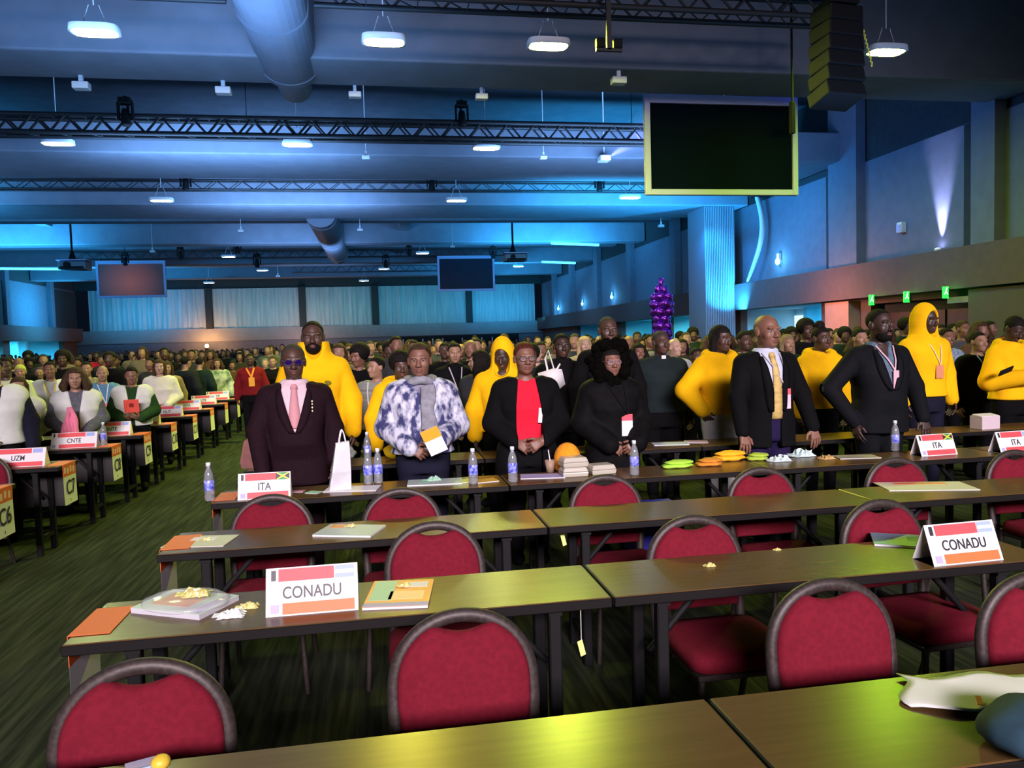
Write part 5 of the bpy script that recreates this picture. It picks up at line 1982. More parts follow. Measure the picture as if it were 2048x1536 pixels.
    def hair(s, style, m, name='hair'):
        if style == 'none':
            return s
        hp, hs, Rm = s.hp, s.hs, s.hr
        q = s.s
        c = hp((0, 0, 0))
        f = 0.0065 if s.q in ('hi', 'mid') else (0.014 if s.q == 'lo' else 0.026)
        big = 0.30 if style in ('long', 'wavy', 'fro', 'braids') else 0.2
        S = SDF(axis(c[0] - big, c[0] + big, f, []), axis(c[1] - big, c[1] + big, f, []), axis(c[2] - big - 0.08, c[2] + big, f, []))

        def local(X, Y, Z):
            x, y, z = X - c[0], Y - c[1], Z - c[2]
            return tuple((Rm[0, i] * x + Rm[1, i] * y + Rm[2, i] * z) / hs for i in range(3))

        E = lambda cc, r, kk=0.02: S.ell(hp(cc), tuple(x * hs for x in r), kk, Rm)
        if style in ('short', 'bun', 'cap'):
            E((0, 0.016, 0.035), (0.0815, 0.1025, 0.0885))
            if style == 'bun':
                E((0, 0.035, 0.135), (0.052, 0.05, 0.045), 0.02)
        elif style == 'thin':
            E((0, 0.016, 0.034), (0.0795, 0.101, 0.0865))
        elif style == 'fro':
            E((0, 0.035, 0.045), (0.118, 0.125, 0.115))
        elif style == 'long':
            E((0, 0.02, 0.035), (0.090, 0.108, 0.094))
            for sd in (-1, 1):
                S.cone(hp((0.075 * sd, 0.02, 0.0)), hp((0.085 * sd, 0.01, -0.17)), 0.035 * hs, 0.03 * hs, 0.03)
            S.cone(hp((0, 0.07, 0)), hp((0, 0.08, -0.17)), 0.06 * hs, 0.06 * hs, 0.04)
        elif style in ('wavy', 'braids'):
            E((0, 0.022, 0.035), (0.100, 0.112, 0.098))
            rr = random.Random(5)
            for a in range(9):
                t = PI * (-0.12 + 1.24 * a / 8)
                p0 = (0.088 * math.cos(t), 0.02 + 0.09 * math.sin(t), 0.02)
                p1 = (0.128 * math.cos(t), 0.02 + 0.11 * math.sin(t), -0.08 - 0.02 * rr.random())
                p2 = (0.118 * math.cos(t), 0.01 + 0.10 * math.sin(t), -0.19 - 0.03 * rr.random())
                S.cone(hp(p0), hp(p1), 0.036 * hs, 0.042 * hs, 0.02)
                S.cone(hp(p1), hp(p2), 0.042 * hs, 0.026 * hs, 0.02)
        front = {'thin': 0.085, 'short': 0.072, 'bun': 0.062, 'fro': 0.055, 'long': 0.058, 'wavy': 0.060, 'braids': 0.06, 'cap': 0.05}[style]

        def cut(X, Y, Z):
            x, y, z = local(X, Y, Z)
            if style in ('long', 'wavy', 'braids', 'fro'):
                face = np.minimum(np.minimum(0.064 - np.abs(x), front - z), -(y + 0.0))
                return face * hs
            zl = np.clip(front - (y + 0.055) * 1.35, -0.075, front)
            return (zl - z) * hs
        S.cut(cut)
        np_object(name, [(*S.mesh(), m)], s.root)
        return s

    def beard(s, m):
        hp, hs, Rm = s.hp, s.hs, s.hr
        c = hp((0, 0, 0))
        S = SDF(axis(c[0] - 0.1, c[0] + 0.1, 0.006, []), axis(c[1] - 0.16, c[1] + 0.08, 0.006, []), axis(c[2] - 0.16, c[2] + 0.02, 0.006, []))
        S.ell(hp((0, -0.030, -0.074)), tuple(x * hs for x in (0.060, 0.074, 0.056)), 0.01, Rm)
        S.sub_ell(hp((0, -0.105, -0.069)), tuple(x * hs for x in (0.026, 0.03, 0.013)), 0.006, Rm)
        S.cut(lambda X, Y, Z: (Z - (c[2] - 0.05 * hs)))
        np_object('beard', [(*S.mesh(), m)], s.root)
        return s

    def glasses(s, m, lens=None):
        hp, hs = s.hp, s.hs
        mb = MB()
        for sd in (-1, 1):
            pts = []
            for i in range(16):
                a = 2 * PI * i / 16
                pts.append(hp((0.033 * sd + 0.025 * math.cos(a), -0.104 + 0.006 * abs(math.cos(a)) * (1 if math.cos(a) * sd > 0 else 0), 0.019 * math.sin(a) - 0.002)))
            mb.tube(pts, 0.0022 * hs, n=6, closed=True)
            mb.tube([hp((0.058 * sd, -0.098, 0.004)), hp((0.078 * sd, -0.03, 0.006)), hp((0.082 * sd, 0.02, 0.0))], 0.002 * hs, n=6)
            if lens is not None:
                MB().add([hp((0.033 * sd, -0.1045, -0.002))] + pts, [(0, 1 + (i + 1) % 16, 1 + i) for i in range(16)]).build('lens', lens, s.root)
        mb.tube([hp((-0.009, -0.108, 0.003)), hp((0, -0.112, 0.006)), hp((0.009, -0.108, 0.003))], 0.002 * hs, n=6)
        mb.build('glasses', m, s.root)
        return s

    def badge(s, z=1.08, x=0.03, w_=0.085, h=0.12, strap=None, top_m=None, low_m=None, off=0.012, strap_w=0.006):
        q = s.s
        st = s.st
        strap = strap or cloth('red strap', (0.55, 0.05, 0.08), 0.8)
        z *= q
        yb = front_y(st, z, x) - off
        for sd in (-1, 1):
            pts = []
            for i in range(9):
                f = i / 8
                zz = 1.47 * q + (z + h / 2 - 1.47 * q) * f
                xx = 0.075 * q * sd * (1 - f) + x * f
                pts.append((xx, min(front_y(st, zz, xx) - off * 0.8, front_y(st, zz, 0) * 0.6), zz))
            MB().tube(pts, strap_w, n=4, sx=0.35, sy=1.4, up=(0, 1, 0)).build('lanyard_strap', strap, s.root)
        mb = MB()
        mb.box((x, yb, z - h * 0.15), (w_, 0.004, h * 0.7), 1)
        mb.box((x, yb, z + h * 0.35), (w_, 0.004, h * 0.3), 0)
        mb.build('name_badge', [top_m or cloth('pink card', (0.8, 0.12, 0.16), 0.5), low_m or cloth('white card', (0.85, 0.82, 0.85), 0.5)], s.root)
        return s


# ------------------------------------------------------------------ the people standing in the foreground
def stand(px, py, Y, extra=0.012):
    p = at_y(px, py, Y)
    return (p.x, p.y, 0), p.z - extra


pink_tie = cloth('pink tie', (0.62, 0.30, 0.33), 0.6)
shirt_pink = cloth('pale pink shirt', (0.72, 0.55, 0.60), 0.8)
maroon = cloth('dark maroon suit', (0.017, 0.0075, 0.011), 0.8, noise=0.15, scale=50)
gold_tie = cloth('pale yellow tie', (0.66, 0.48, 0.17), 0.55, noise=0.35, scale=10, stretch=(1, 1, 3))
shirt_blue = cloth('pale blue shirt', (0.55, 0.60, 0.74), 0.8)
denim = cloth('denim', (0.12, 0.18, 0.25), 0.9, noise=0.3, scale=30)
charcoal = cloth('charcoal suit', (0.008, 0.009, 0.011), 0.75)
floral = cloth('blue and white patterned', (0.60, 0.63, 0.74), 0.85, bump=0.2, color2=(0.045, 0.05, 0.14), scale=14, stretch=(1.3, 1.3, 0.75), detail=6)
for e, pos in zip(floral.node_tree.nodes['Color Ramp'].color_ramp.elements, (0.40, 0.58)):
    e.position = pos
scarf_m = cloth('grey scarf', (0.27, 0.28, 0.32), 0.9, noise=0.3, scale=25)
red_top = cloth('bright red', (0.74, 0.018, 0.045), 0.8)
puffer = cloth('black quilted', (0.006, 0.006, 0.0065), 0.7, noise=0.3, scale=18, bump=0.4)
teal_dk = cloth('dark teal', (0.014, 0.022, 0.024), 0.85)
gold_frame = mat('thin spectacle frame', (0.05, 0.04, 0.03), 0.3)
lens_p = mat('violet mirror lens', (0.16, 0.05, 0.75), 0.08, metal=0.9)
lens_c = mat('clear lens', (0.5, 0.42, 0.45), 0.05, alpha=0.14, spec=0.6)

# man in the dark maroon suit
loc, H = stand(585, 688, 5.62)
P = Person('person in a dark maroon suit, pink tie and violet mirrored glasses, at the aisle', loc, H, 1.12, 'dark', ('lean', 'down'), (4, 2, 0), hs=1.07, belly=0.06, rz=3,
           adj={-1: (0.05, 0.0, -0.03), 1: (-0.03, 0.02, 0.02)})
P.body()
P.hair('thin', HAIRM['greysoft'])
P.suit(maroon, shirt_pink, pink_tie, button=1.13, hem=0.74, width=0.46)
P.trousers(maroon)
P.glasses(gold_frame, lens_p)
q = P.s
mb = MB()
for i, z in enumerate((1.345, 1.325, 1.30, 1.275)):
    mb.ell((0.125 * q, front_y(P.st, z * q, 0.125 * q) - 0.006, z * q), (0.012 - 0.002 * (i % 2), 0.005, 0.011), 0, 10, 6)
mb.build('lapel_pins', mat('silver pin', (0.6, 0.55, 0.35), 0.3, metal=1.0), P.root)

# woman in the patterned jacket, holding a booklet
loc, H = stand(838, 686, 5.62)
P = Person('person in a blue and white patterned jacket and grey scarf holding an orange booklet', loc, H, 1.12, 'brown', ('clasp', 'hold'), (-6, 2, 0), hs=1.08, fem=True, belly=0.05, rz=-2)
P.body()
P.hair('short', HAIRM['brownh'])
P.top(cloth('lilac shirt', (0.25, 0.25, 0.34)), 'shirt', 0.008, 0.95, 0.3, None, collar=0.012)
P.top(floral, 'jacket', 0.034, 0.83, 0.97, None, flare=0.05, k=0.06, puff=0.014,
      cut=lambda X, Y, Z: np.minimum(np.minimum(np.where(Z > 1.42 * P.s, 0.05, 0.005) - np.abs(X), -(Y + 0.0)), 1.0))
P.trousers(NAVY)
q = P.s
m = MB()
for a in range(1):
    pts = [(0.105 * q * math.cos(t), 0.015 + 0.10 * q * math.sin(t), (1.475 + 0.012 * math.sin(3 * t)) * q) for t in [2 * PI * i / 22 for i in range(22)]]
    m.tube(pts, 0.034 * q, n=10, closed=True)
m.build('scarf', scarf_m, P.root)
pts = [(0.045 + 0.006 * math.sin(i), front_y(P.st, z * q, 0.05) - 0.016, z * q) for i, z in enumerate(np.linspace(1.44, 1.12, 10))]
MB().tube(pts, [0.04] * 4 + [0.036, 0.034, 0.036, 0.04, 0.044, 0.046], n=12, sx=0.4, sy=1.35, up=(0, 1, 0)).build('scarf_end', scarf_m, P.root)
bk = at_y(868, 882, 5.21)
t = thing('held_booklet', 'orange and white folded booklet held by the person in the patterned jacket', 'booklet', bk, R(-8))
t.rotation_euler = (R(16), R(-22), R(-8))
MB().box((0, 0, 0), (0.125, 0.006, 0.19)).build('pages', paper, t)
MB().box((0, -0.0036, 0.055), (0.125, 0.001, 0.08)).build('orange_cover', mat('orange booklet print', (0.88, 0.40, 0.03), 0.5), t)

# woman in the red top
loc, H = stand(1048, 684, 5.68)
P = Person('person with short auburn hair and glasses in a red top under a long black coat', loc, H, 1.08, 'brown', ('clasp', 'clasp'), (6, 0, 0), hs=1.05, fem=True, rz=-4)
P.body()
P.hair('short', HAIRM['auburn'])
P.top(red_top, 'red_top', 0.012, 0.90, 0.5, 'round', flare=0.01, collar=0.0)
P.top(BLK, 'coat', 0.034, 0.60, 0.93, None, flare=0.05, k=0.05, puff=0.014,
      cut=lambda X, Y, Z: np.minimum(np.minimum(0.092 - np.abs(X - 0.005) - 0.035 * np.clip((Z - 1.2) / 0.25, 0, 1), -(Y - 0.02)), 1.0))
P.trousers(BLK)
P.glasses(gold_frame, lens_c)
q = P.s
pts = [(0.075 * q * math.cos(t), 0.01 + 0.075 * q * math.sin(t), (1.455 + 0.03 * math.sin(t)) * q) for t in [2 * PI * i / 20 for i in range(20)]]
MB().tube(pts, 0.014, n=8, closed=True).build('neck_scarf', cloth('maroon scarf', (0.12, 0.02, 0.03), 0.8), P.root)
MB().box((0.095 * q, front_y(P.st, 1.19 * q, 0.095 * q) + 0.006, 1.19 * q), (0.03, 0.004, 0.11), rot=(0, R(6), 0)).build('name_badge', WHT, P.root)

# woman with the fur hood
loc, H = stand(1220, 694, 5.72)
P = Person('person in a black quilted coat with a wide fur hood, glasses and a pink badge', loc, H, 1.0, 'brown', ('clasp', 'clasp'), (0, -2, 0), hs=1.0, fem=True,
           adj={-1: (0.03, 0, -0.03), 1: (0.05, 0, -0.03)})
P.body()
P.hair('long', HAIRM['black'])
P.top(puffer, 'coat', 0.045, 0.62, 0.97, None, flare=0.03, k=0.06, puff=0.02, collar=0.03)
q = P.s
m = MB()
r_ = random.Random(4)
for i in range(26):
    t_ = PI * (-0.42 + 1.84 * i / 25)
    c = P.hp((0.135 * math.cos(t_), 0.02 + 0.02 * math.cos(2 * t_), -0.005 + 0.150 * math.sin(t_)))
    if t_ < -0.25 or t_ > PI + 0.25:
        c = P.hp((0.135 * math.cos(t_), -0.03, -0.005 + 0.150 * math.sin(t_)))
    for e_ in range(3):
        cc = Vector(c) + Vector((r_.uniform(-.028, .028), r_.uniform(-.03, .03), r_.uniform(-.028, .028)))
        m.ell(cc, (0.042, 0.045, 0.042), 0, 12, 8, rot=(r_.random() * 3, r_.random() * 3, 0), fn=lambda q_: 1 + 0.22 * math.sin(13 * q_.x + 3) * math.sin(11 * q_.y + 9 * q_.z))
o = m.build('fur_trim', mat('black fur', (0.004, 0.0035, 0.003), 0.95, noise=0.6, scale=120, bump=1.0, spec=0.03), P.root)
P.trousers(cloth('royal blue', (0.02, 0.02, 0.16), 0.8))
P.glasses(mat('rose frame', (0.4, 0.2, 0.22), 0.25), lens_c)
P.badge(1.115, 0.075, 0.085, 0.165, strap=BLK, off=0.014)

# man in the black suit with the yellow tie
loc, H = stand(1531, 630, 5.82)
P = Person('person in a black suit with pale yellow tie, hands on the table', loc, H, 1.12, 'brown', ('lean', 'lean'), (8, 0, 0), hs=1.10, belly=0.02, rz=2,
           adj={-1: (-0.02, 0.05, -0.03), 1: (0.02, 0.06, -0.02)})
P.body()
P.hair('none', None)
P.suit(BLK, shirt_blue, gold_tie, button=1.02, hem=0.74, width=0.40, gap=0.042)
P.trousers(cloth('dark violet', (0.018, 0.012, 0.05), 0.8))
P.badge(1.115, 0.075, 0.075, 0.16, strap=cloth('pale strap', (0.5, 0.45, 0.5), 0.8), low_m=cloth('pink white card', (0.80, 0.55, 0.62), 0.5), off=0.004, strap_w=0.004)

# man in the black suit with the denim shirt
loc, H = stand(1757, 618, 5.88)
P = Person('person in a black suit over a denim shirt, elbow bent, at the right', loc, H, 1.16, 'deep', ('akimbo', 'lean'), (10, 0, 0), hs=1.06, belly=0.03,
           adj={-1: (0.02, 0.04, -0.06), 1: (0.03, 0.12, -0.02)})
P.body()
P.hair('thin', HAIRM['black'])
P.beard(HAIRM['black'])
P.suit(charcoal, denim, None, button=1.12, hem=0.78, width=0.42)
P.trousers(charcoal)
P.badge(1.20, 0.028, 0.05, 0.16, strap=cloth('rose strap', (0.70, 0.45, 0.5), 0.8), top_m=cloth('rose card', (0.78, 0.45, 0.52), 0.6), low_m=cloth('rose card', (0.78, 0.45, 0.52), 0.6), off=0.002)


# ------------------------------------------------------------------ people in yellow hoodies
def hoodie(label, px, py, Y, skin, pose, head, hood, hairs=None, g=1.1, trs=None, rz=0, hs=1.0, badge=False, emblem=False, extra=0.012, adj=None, hem=0.88, fem=False):
    loc, H = stand(px, py, Y, extra)
    P = Person(label, loc, H, g, skin, pose, head, hs=hs, rz=rz, adj=adj, fem=fem)
    P.body()
    if hairs:
        P.hair(*hairs)
    P.top(YEL, 'hoodie', 0.036, hem, 0.98, None, flare=0.012, k=0.05, puff=0.018, hood=hood, cuff=True)
    P.trousers(trs or BLK)
    if badge:
        P.badge(1.16, 0.02, 0.09, 0.13, strap=cloth('cream strap', (0.8, 0.65, 0.35), 0.8), top_m=cloth('salmon card', (0.72, 0.30, 0.16), 0.6),
                low_m=cloth('salmon card', (0.72, 0.30, 0.16), 0.6))
    if emblem:
        x = 0.115 * P.s
        z = 1.275 * P.s
        MB().ell((x, front_y(P.st, z, x) - 0.0, z), (0.035, 0.006, 0.022), 0, 16, 8).build('emblem', cloth('olive print', (0.22, 0.20, 0.02), 0.8), P.root)
    q_ = P.s
    m = MB()
    zz = 1.03 * q_
    yy = front_y(P.st, zz, 0) - 0.004
    return P


P = hoodie('tall person in a yellow hoodie with raised collar, behind the dark suit', 625, 642, 6.75, 'dark', ('down', 'down'), (6, 0, 0), 'high', ('thin', HAIRM['black']), 1.10, emblem=True, hs=1.06, rz=-4)
P.beard(HAIRM['black'])
hoodie('person in a yellow hoodie with a dark bun, behind the patterned jacket', 800, 706, 6.85, 'dark', ('down', 'clasp'), (-8, 8, 0), 'down', ('fro', HAIRM['black']), 1.08, rz=14, fem=True)
hoodie('person with the yellow hood pulled over a bowed face, behind the red top', 1004, 678, 6.75, 'deep', ('down', 'clasp'), (-14, 26, 0), 'up', None, 1.08, extra=0.03, rz=-8)
hoodie('person in a yellow hoodie with long dark hair, left of the yellow tie', 1440, 650, 6.85, 'dark', ('pocket', 'pocket'), (14, 6, 0), 'down', ('long', HAIRM['black']), 1.06, WHT, 6, badge=False)
hoodie('person in a yellow hoodie with a hair bun, between the two black suits', 1641, 642, 7.1, 'dark', ('down', 'down'), (8, 2, 0), 'down', ('bun', HAIRM['black']), 0.95, extra=0.06, fem=True)
hoodie('person with the yellow hood up and a salmon badge, right of the denim shirt', 1850, 610, 6.95, 'deep', ('down', 'down'), (10, 4, 0), 'up', None, 1.02, NAVY, 4, badge=True, extra=0.03)
P = hoodie('person in a yellow hoodie bowed over a phone at the right edge', 2026, 632, 6.85, 'deep', ('phone', 'phone'), (-4, 34, 0), 'down', ('short', HAIRM['black']), 1.16, BLK, 6, hem=0.92)
q = at_y(2012, 742, 6.50)
t = thing('mobile_phone', 'dark phone held by the bowed person in the yellow hoodie', 'phone', q)
t.rotation_euler = (R(-50), R(-18), R(0))
MB().box((0, 0, 0), (0.155, 0.075, 0.010)).build('body', M_['black'], t, 0.004)
MB().box((0, 0, 0.0056), (0.145, 0.066, 0.001)).build('display', M_['screen'], t)

# ------------------------------------------------------------------ dark coated people between them
BQ = 'mid'


def plain(label, px, py, Y, skin, hairs, color, g=1.05, pose=('down', 'down'), head=(0, 0, 0), rz=0, q='mid', fem=False, hs=1.0, vest=None, badge=None, extra=0.012, hem=0.84, collar=0.0,
          trs=None, hood=None, group=None, top_name='jacket', inf=0.028):
    loc, H = stand(px, py, Y, extra)
    P = Person(label, loc, H, g, skin, pose, head, q, fem, rz=rz, hs=hs, group=group)
    P.body()
    if hairs:
        P.hair(*hairs)
    P.top(color, top_name, inf, hem, 0.97, 'round' if not collar else None, k=0.05, puff=0.012, collar=collar, hood=hood)
    if vest is not None:
        P.top(vest, 'vest', inf + 0.020, hem + 0.02, 0.0, None, k=0.04, arms=False,
              cut=lambda X, Y_, Z: np.minimum(np.minimum(0.022 + 0.04 * np.clip((Z / P.s - 1.2) / 0.25, 0, 1) - np.abs(X), -(Y_ - 0.0)), 1.0))
    P.trousers(trs or BLK)
    if badge:
        P.badge(**badge)
    return P


BH, BR = HAIRM['black'], HAIRM['brownh']
plain('person in a dark coat standing tallest, behind the fur hood', 1214, 632, 7.0, 'dark', ('thin', HAIRM['greysoft']), BLK, 1.15, q='hi', collar=0.02)
P = plain('person in a black jacket with a small gold emblem, a white tote bag in front', 1122, 666, 7.35, 'deep', ('short', BH), BLK, 1.08, q='hi', collar=0.03)
MB().ell((0.12, front_y(P.st, 1.28 * P.s, 0.12) - 0.002, 1.28 * P.s), (0.018, 0.005, 0.04), 0, 12, 8).build('emblem', mat('gold thread', (0.45, 0.33, 0.12), 0.5), P.root)
q = at_y(1102, 752, 6.95)
t = thing('tote_bag', 'white cloth tote bag hanging by a loop beside the black jacket with the emblem', 'bag', q)
m = MB()
m.add([(-0.13, -0.02, 0.03), (0.03, -0.03, 0.07), (0.10, -0.02, 0.06), (0.13, -0.02, -0.08), (0.06, -0.03, -0.13), (0.02, -0.03, -0.10), (-0.10, -0.02, -0.05),
       (-0.12, 0.02, 0.03), (0.03, 0.03, 0.07), (0.10, 0.02, 0.06), (0.12, 0.02, -0.08), (0.06, 0.03, -0.13), (0.02, 0.03, -0.10), (-0.10, 0.02, -0.05)],
      [tuple(range(7)), tuple(reversed(range(7, 14)))] + [((i + 1) % 7, i, 7 + i, 7 + (i + 1) % 7) for i in range(7)], 0, True)
m.build('bag', WHT, t)
MB().tube([(-0.03, 0, 0.05), (-0.05, 0, 0.16), (-0.02, 0, 0.24), (0.005, 0, 0.15), (0.03, 0, 0.06)], 0.014, n=8, sy=0.5).build('handle', WHT, t)
MB().tube([(0.05, 0, 0.05), (0.09, 0, 0.11)], 0.012, n=8, sy=0.5).build('handle', WHT, t)
P = plain('person in a dark teal clerical shirt with a white collar tab', 1320, 660, 7.4, 'dark', ('short', HAIRM['greysoft']), teal_dk, 1.24, q='hi', collar=0.02, head=(8, 0, 0))
MB().box((0.0, -0.088 * P.s, 1.488 * P.s), (0.045, 0.01, 0.035)).build('collar_tab', WHT, P.root)
plain('person with a pale face in black, between the patterned jacket and yellow hood', 908, 684, 8.6, 'tan', ('short', BH), BLK, 1.0, q='hi', collar=0.03, badge=dict(strap=cloth('pale strap', (0.5, 0.45, 0.5), 0.8)))
plain('person with a dark bushy hat behind the tall yellow hoodie', 716, 690, 8.8, 'brown', ('fro', BH), BLK, 1.1, q='mid', head=(-40, 10, 0))
plain('person in a striped grey top with a white lanyard, left of the patterned jacket', 752, 712, 7.9, 'tan', ('short', BH),
      cloth('striped grey', (0.30, 0.32, 0.30), 0.9, color2=(0.16, 0.17, 0.16), scale=3, stretch=(0.01, 0.01, 14)), 1.1, q='mid', head=(-30, 0, 0), rz=-20,
      badge=dict(strap=WHT, z=1.0, x=-0.02))
plain('person with long dark hair in a grey jacket, left of the yellow hood', 958, 700, 7.8, 'tan', ('wavy', BH), cloth('slate', (0.035, 0.038, 0.046), 0.85), 1.1, q='mid', head=(-60, 0, 0), rz=-40, fem=True)
plain('person in a pale shirt far behind the white tote bag', 1072, 690, 10.0, 'light', ('short', HAIRM['grey']), cloth('dark grey', (0.03, 0.03, 0.035), 0.85), 1.0, q='mid')
plain('person with pale long hair behind the white tote bag', 1168, 672, 10.5, 'light', ('long', cloth('blond', (0.45, 0.33, 0.18), 0.7)), cloth('beige', (0.30, 0.24, 0.18), 0.85), 1.0, q='mid', fem=True)
plain('person with dark hair between the fur hood and the clerical shirt', 1276, 686, 9.5, 'brown', ('wavy', BH), cloth('dark olive', (0.035, 0.035, 0.022), 0.85), 1.0, q='mid', fem=True)
plain('person with a bald pale head right of the purple balloons', 1348, 676, 9.3, 'light', None, cloth('light grey', (0.40, 0.40, 0.42), 0.85), 1.0, q='mid', head=(25, 0, 0))
plain('person in a dark top with a yellow green scarf, right of the clerical shirt', 1392, 694, 8.6, 'dark', ('short', BH), cloth('dark brown', (0.035, 0.022, 0.016), 0.85), 1.05, q='mid', badge=dict(strap=cloth('lime strap', (0.5, 0.6, 0.2), 0.8)))
plain('person with short hair in the bright doorway, left of the yellow tie', 1487, 661, 8.8, 'dark', ('short', BH), cloth('dark blue grey', (0.02, 0.025, 0.035), 0.85), 1.05, q='mid', head=(12, 0, 0))
plain('person with fair hair right of the yellow tie', 1574, 668, 9.3, 'tan', ('long', cloth('dark blond', (0.22, 0.16, 0.09), 0.7)), cloth('dark green', (0.014, 0.026, 0.02), 0.85), 1.1, q='mid', fem=True)
plain('person with big dark hair behind the yellow hoodie with the bun', 1612, 640, 9.8, 'dark', ('fro', BH), BLK, 1.1, q='mid')
plain('person in dark clothes just left of the denim shirt', 1718, 656, 8.4, 'tan', ('short', BH), BLK, 1.0, q='mid')
plain('person in a pale blue patterned top right of the hooded badge wearer', 1892, 655, 8.7, 'brown', ('short', BH), cloth('pale blue print', (0.28, 0.38, 0.52), 0.85, noise=0.5, scale=25), 1.05, q='mid')
plain('person in black with a tan face between the two right yellow hoodies', 1955, 662, 7.6, 'tan', ('short', BH), BLK, 1.1, q='mid', badge=dict(strap=cloth('pale teal strap', (0.35, 0.6, 0.62), 0.8)))
plain('person in a grey coat behind the right yellow hoodies', 1925, 640, 9.8, 'brown', ('short', BR), cloth('grey coat', (0.08, 0.08, 0.09), 0.85), 1.1, q='mid')

# ------------------------------------------------------------------ the left block
wv = cloth('white quilted', (0.66, 0.69, 0.66), 0.7, noise=0.1, scale=12)
greym = cloth('grey knit', (0.12, 0.125, 0.15), 0.9, noise=0.3, scale=40)
GL = 'people in white vests'
plain('person in a white vest and navy sleeves cut by the left edge', -16, 712, 7.6, 'tan', ('short', BH), NAVY, 1.1, ('clasp', 'down'), q='hi', vest=wv, rz=20)
plain('person in a white vest with brown hair at the left edge, holding papers', 36, 752, 8.74, 'tan', ('long', BR), cloth('cream', (0.55, 0.56, 0.42), 0.85), 1.05, ('clasp', 'clasp'), q='hi', vest=wv, fem=True, rz=20)
plain('person with big wavy hair in a white vest over grey sleeves, pink scarf in hand', 149, 735, 8.80, 'tan', ('wavy', BR), greym, 1.1, ('clasp', 'clasp'), q='hi', vest=wv, fem=True, rz=18, hs=1.05)
p = at_y(141, 836, 8.42)
t = thing('pink_scarf', 'bright pink scarf held over the table by the wavy haired person', 'scarf', p)
m = MB()
for i in range(6):
    x0 = -0.05 + 0.02 * i
    L_ = 0.32 + 0.03 * math.sin(i * 2.3)
    pts = [(0.35 * x0 + (x0 * 1.15) * f + 0.012 * math.sin(7 * f + i), 0.012 * math.cos(i * 1.7) - 0.02 * f, 0.11 - L_ * f) for f in [k / 9 for k in range(10)]]
    m.tube(pts, [0.018 + 0.012 * (k / 9) for k in range(10)], n=8, sx=1.0, sy=0.6)
m.build('cloth', cloth('pink', (0.80, 0.22, 0.36), 0.8), t)
plain('person in a pale white vest with a yellow print, second row from the left edge', 99, 722, 11.0, 'brown', ('short', BH), cloth('pale grey blue', (0.42, 0.46, 0.52), 0.85), 1.05, ('clasp', 'clasp'), q='mid', vest=wv, rz=15,
      badge=dict(strap=cloth('yellow strap', (0.75, 0.5, 0.05), 0.8)))
plain('person in a blue jacket with a white lanyard, clapping', 204, 730, 11.0, 'tan', ('none', None) and None, cloth('azure', (0.10, 0.24, 0.42), 0.85), 1.0, ('clasp', 'clasp'), q='hi', rz=15, badge=dict(strap=WHT, z=1.1))
plain('person in a white vest with green sleeves holding a red folder', 262, 732, 9.92, 'brown', ('short', BH), cloth('bottle green', (0.020, 0.055, 0.018), 0.85), 1.1, ('hold', 'hold'), q='hi', vest=wv, rz=12, head=(0, 10, 0))
p = at_y(263, 812, 9.60)
t = thing('red_folder', 'red folder held by the person with green sleeves', 'folder', p, R(12))
MB().box((0, 0, 0), (0.16, 0.012, 0.16), rot=(R(20), 0, 0)).build('cover', cloth('red card', (0.75, 0.10, 0.08), 0.6), t)
MB().box((0, -0.008, 0.01), (0.05, 0.006, 0.05), rot=(R(20), 0, 0)).build('pocket', cloth('dark red card', (0.25, 0.03, 0.03), 0.6), t)
plain('person in a white jacket with long dark hair, right of the green sleeves', 318, 718, 12.15, 'light', ('long', BR), cloth('ivory', (0.68, 0.66, 0.60), 0.8), 1.08, ('clasp', 'clasp'), q='hi', fem=True, rz=12)
plain('person in pale yellow at the left edge behind the navy sleeves', 10, 713, 9.85, 'dark', ('short', BH), cloth('pale lime', (0.62, 0.68, 0.42), 0.85), 1.1, q='mid', rz=15)
plain('person with a lime cap near the left edge', 40, 728, 12.15, 'tan', ('cap', cloth('lime cap', (0.50, 0.55, 0.10), 0.85)), cloth('pale lime', (0.62, 0.68, 0.42), 0.85), 1.0, q='mid', rz=15)
plain('person with big dark hair standing tall against the cyan wall', 124, 702, 13.3, 'dark', ('fro', BH), BLK, 1.05, q='mid', rz=15)
plain('person in a grey jacket with lilac hair near the left edge', 78, 733, 14.45, 'tan', ('short', cloth('plum hair', (0.08, 0.05, 0.08), 0.8)), cloth('grey lilac', (0.20, 0.19, 0.24), 0.85), 1.0, q='mid', rz=15)
plain('person in a camouflage jacket behind the wavy haired person', 172, 722, 12.15, 'tan', ('short', BH), cloth('sand print', (0.30, 0.27, 0.16), 0.85, color2=(0.08, 0.08, 0.05), scale=25), 1.0, q='mid', rz=15)
plain('person in a tan coat, right of the white jacket', 334, 722, 13.3, 'tan', ('long', BR), cloth('tan coat', (0.26, 0.19, 0.13), 0.85), 1.0, q='mid', fem=True, rz=10)
plain('person in a crimson top in the left crowd', 350, 724, 16.9, 'brown', ('short', BH), cloth('crimson', (0.50, 0.02, 0.05), 0.85), 1.0, q='mid', rz=10)
plain('person in a dark padded jacket, left of two with their backs turned', 370, 712, 14.45, 'tan', ('short', BH), cloth('ink', (0.014, 0.018, 0.022), 0.8), 1.25, q='mid', rz=150)
plain('person in a dark padded jacket, right of two with their backs turned', 398, 714, 15.6, 'tan', ('short', BH), cloth('deep teal', (0.014, 0.028, 0.030), 0.8), 1.15, q='mid', rz=170)
plain('person in a green and white top beside the aisle', 434, 716, 16.75, 'tan', ('wavy', BR), cloth('green and white', (0.58, 0.66, 0.52), 0.85, color2=(0.10, 0.16, 0.11), scale=7), 1.15, q='mid', rz=10)
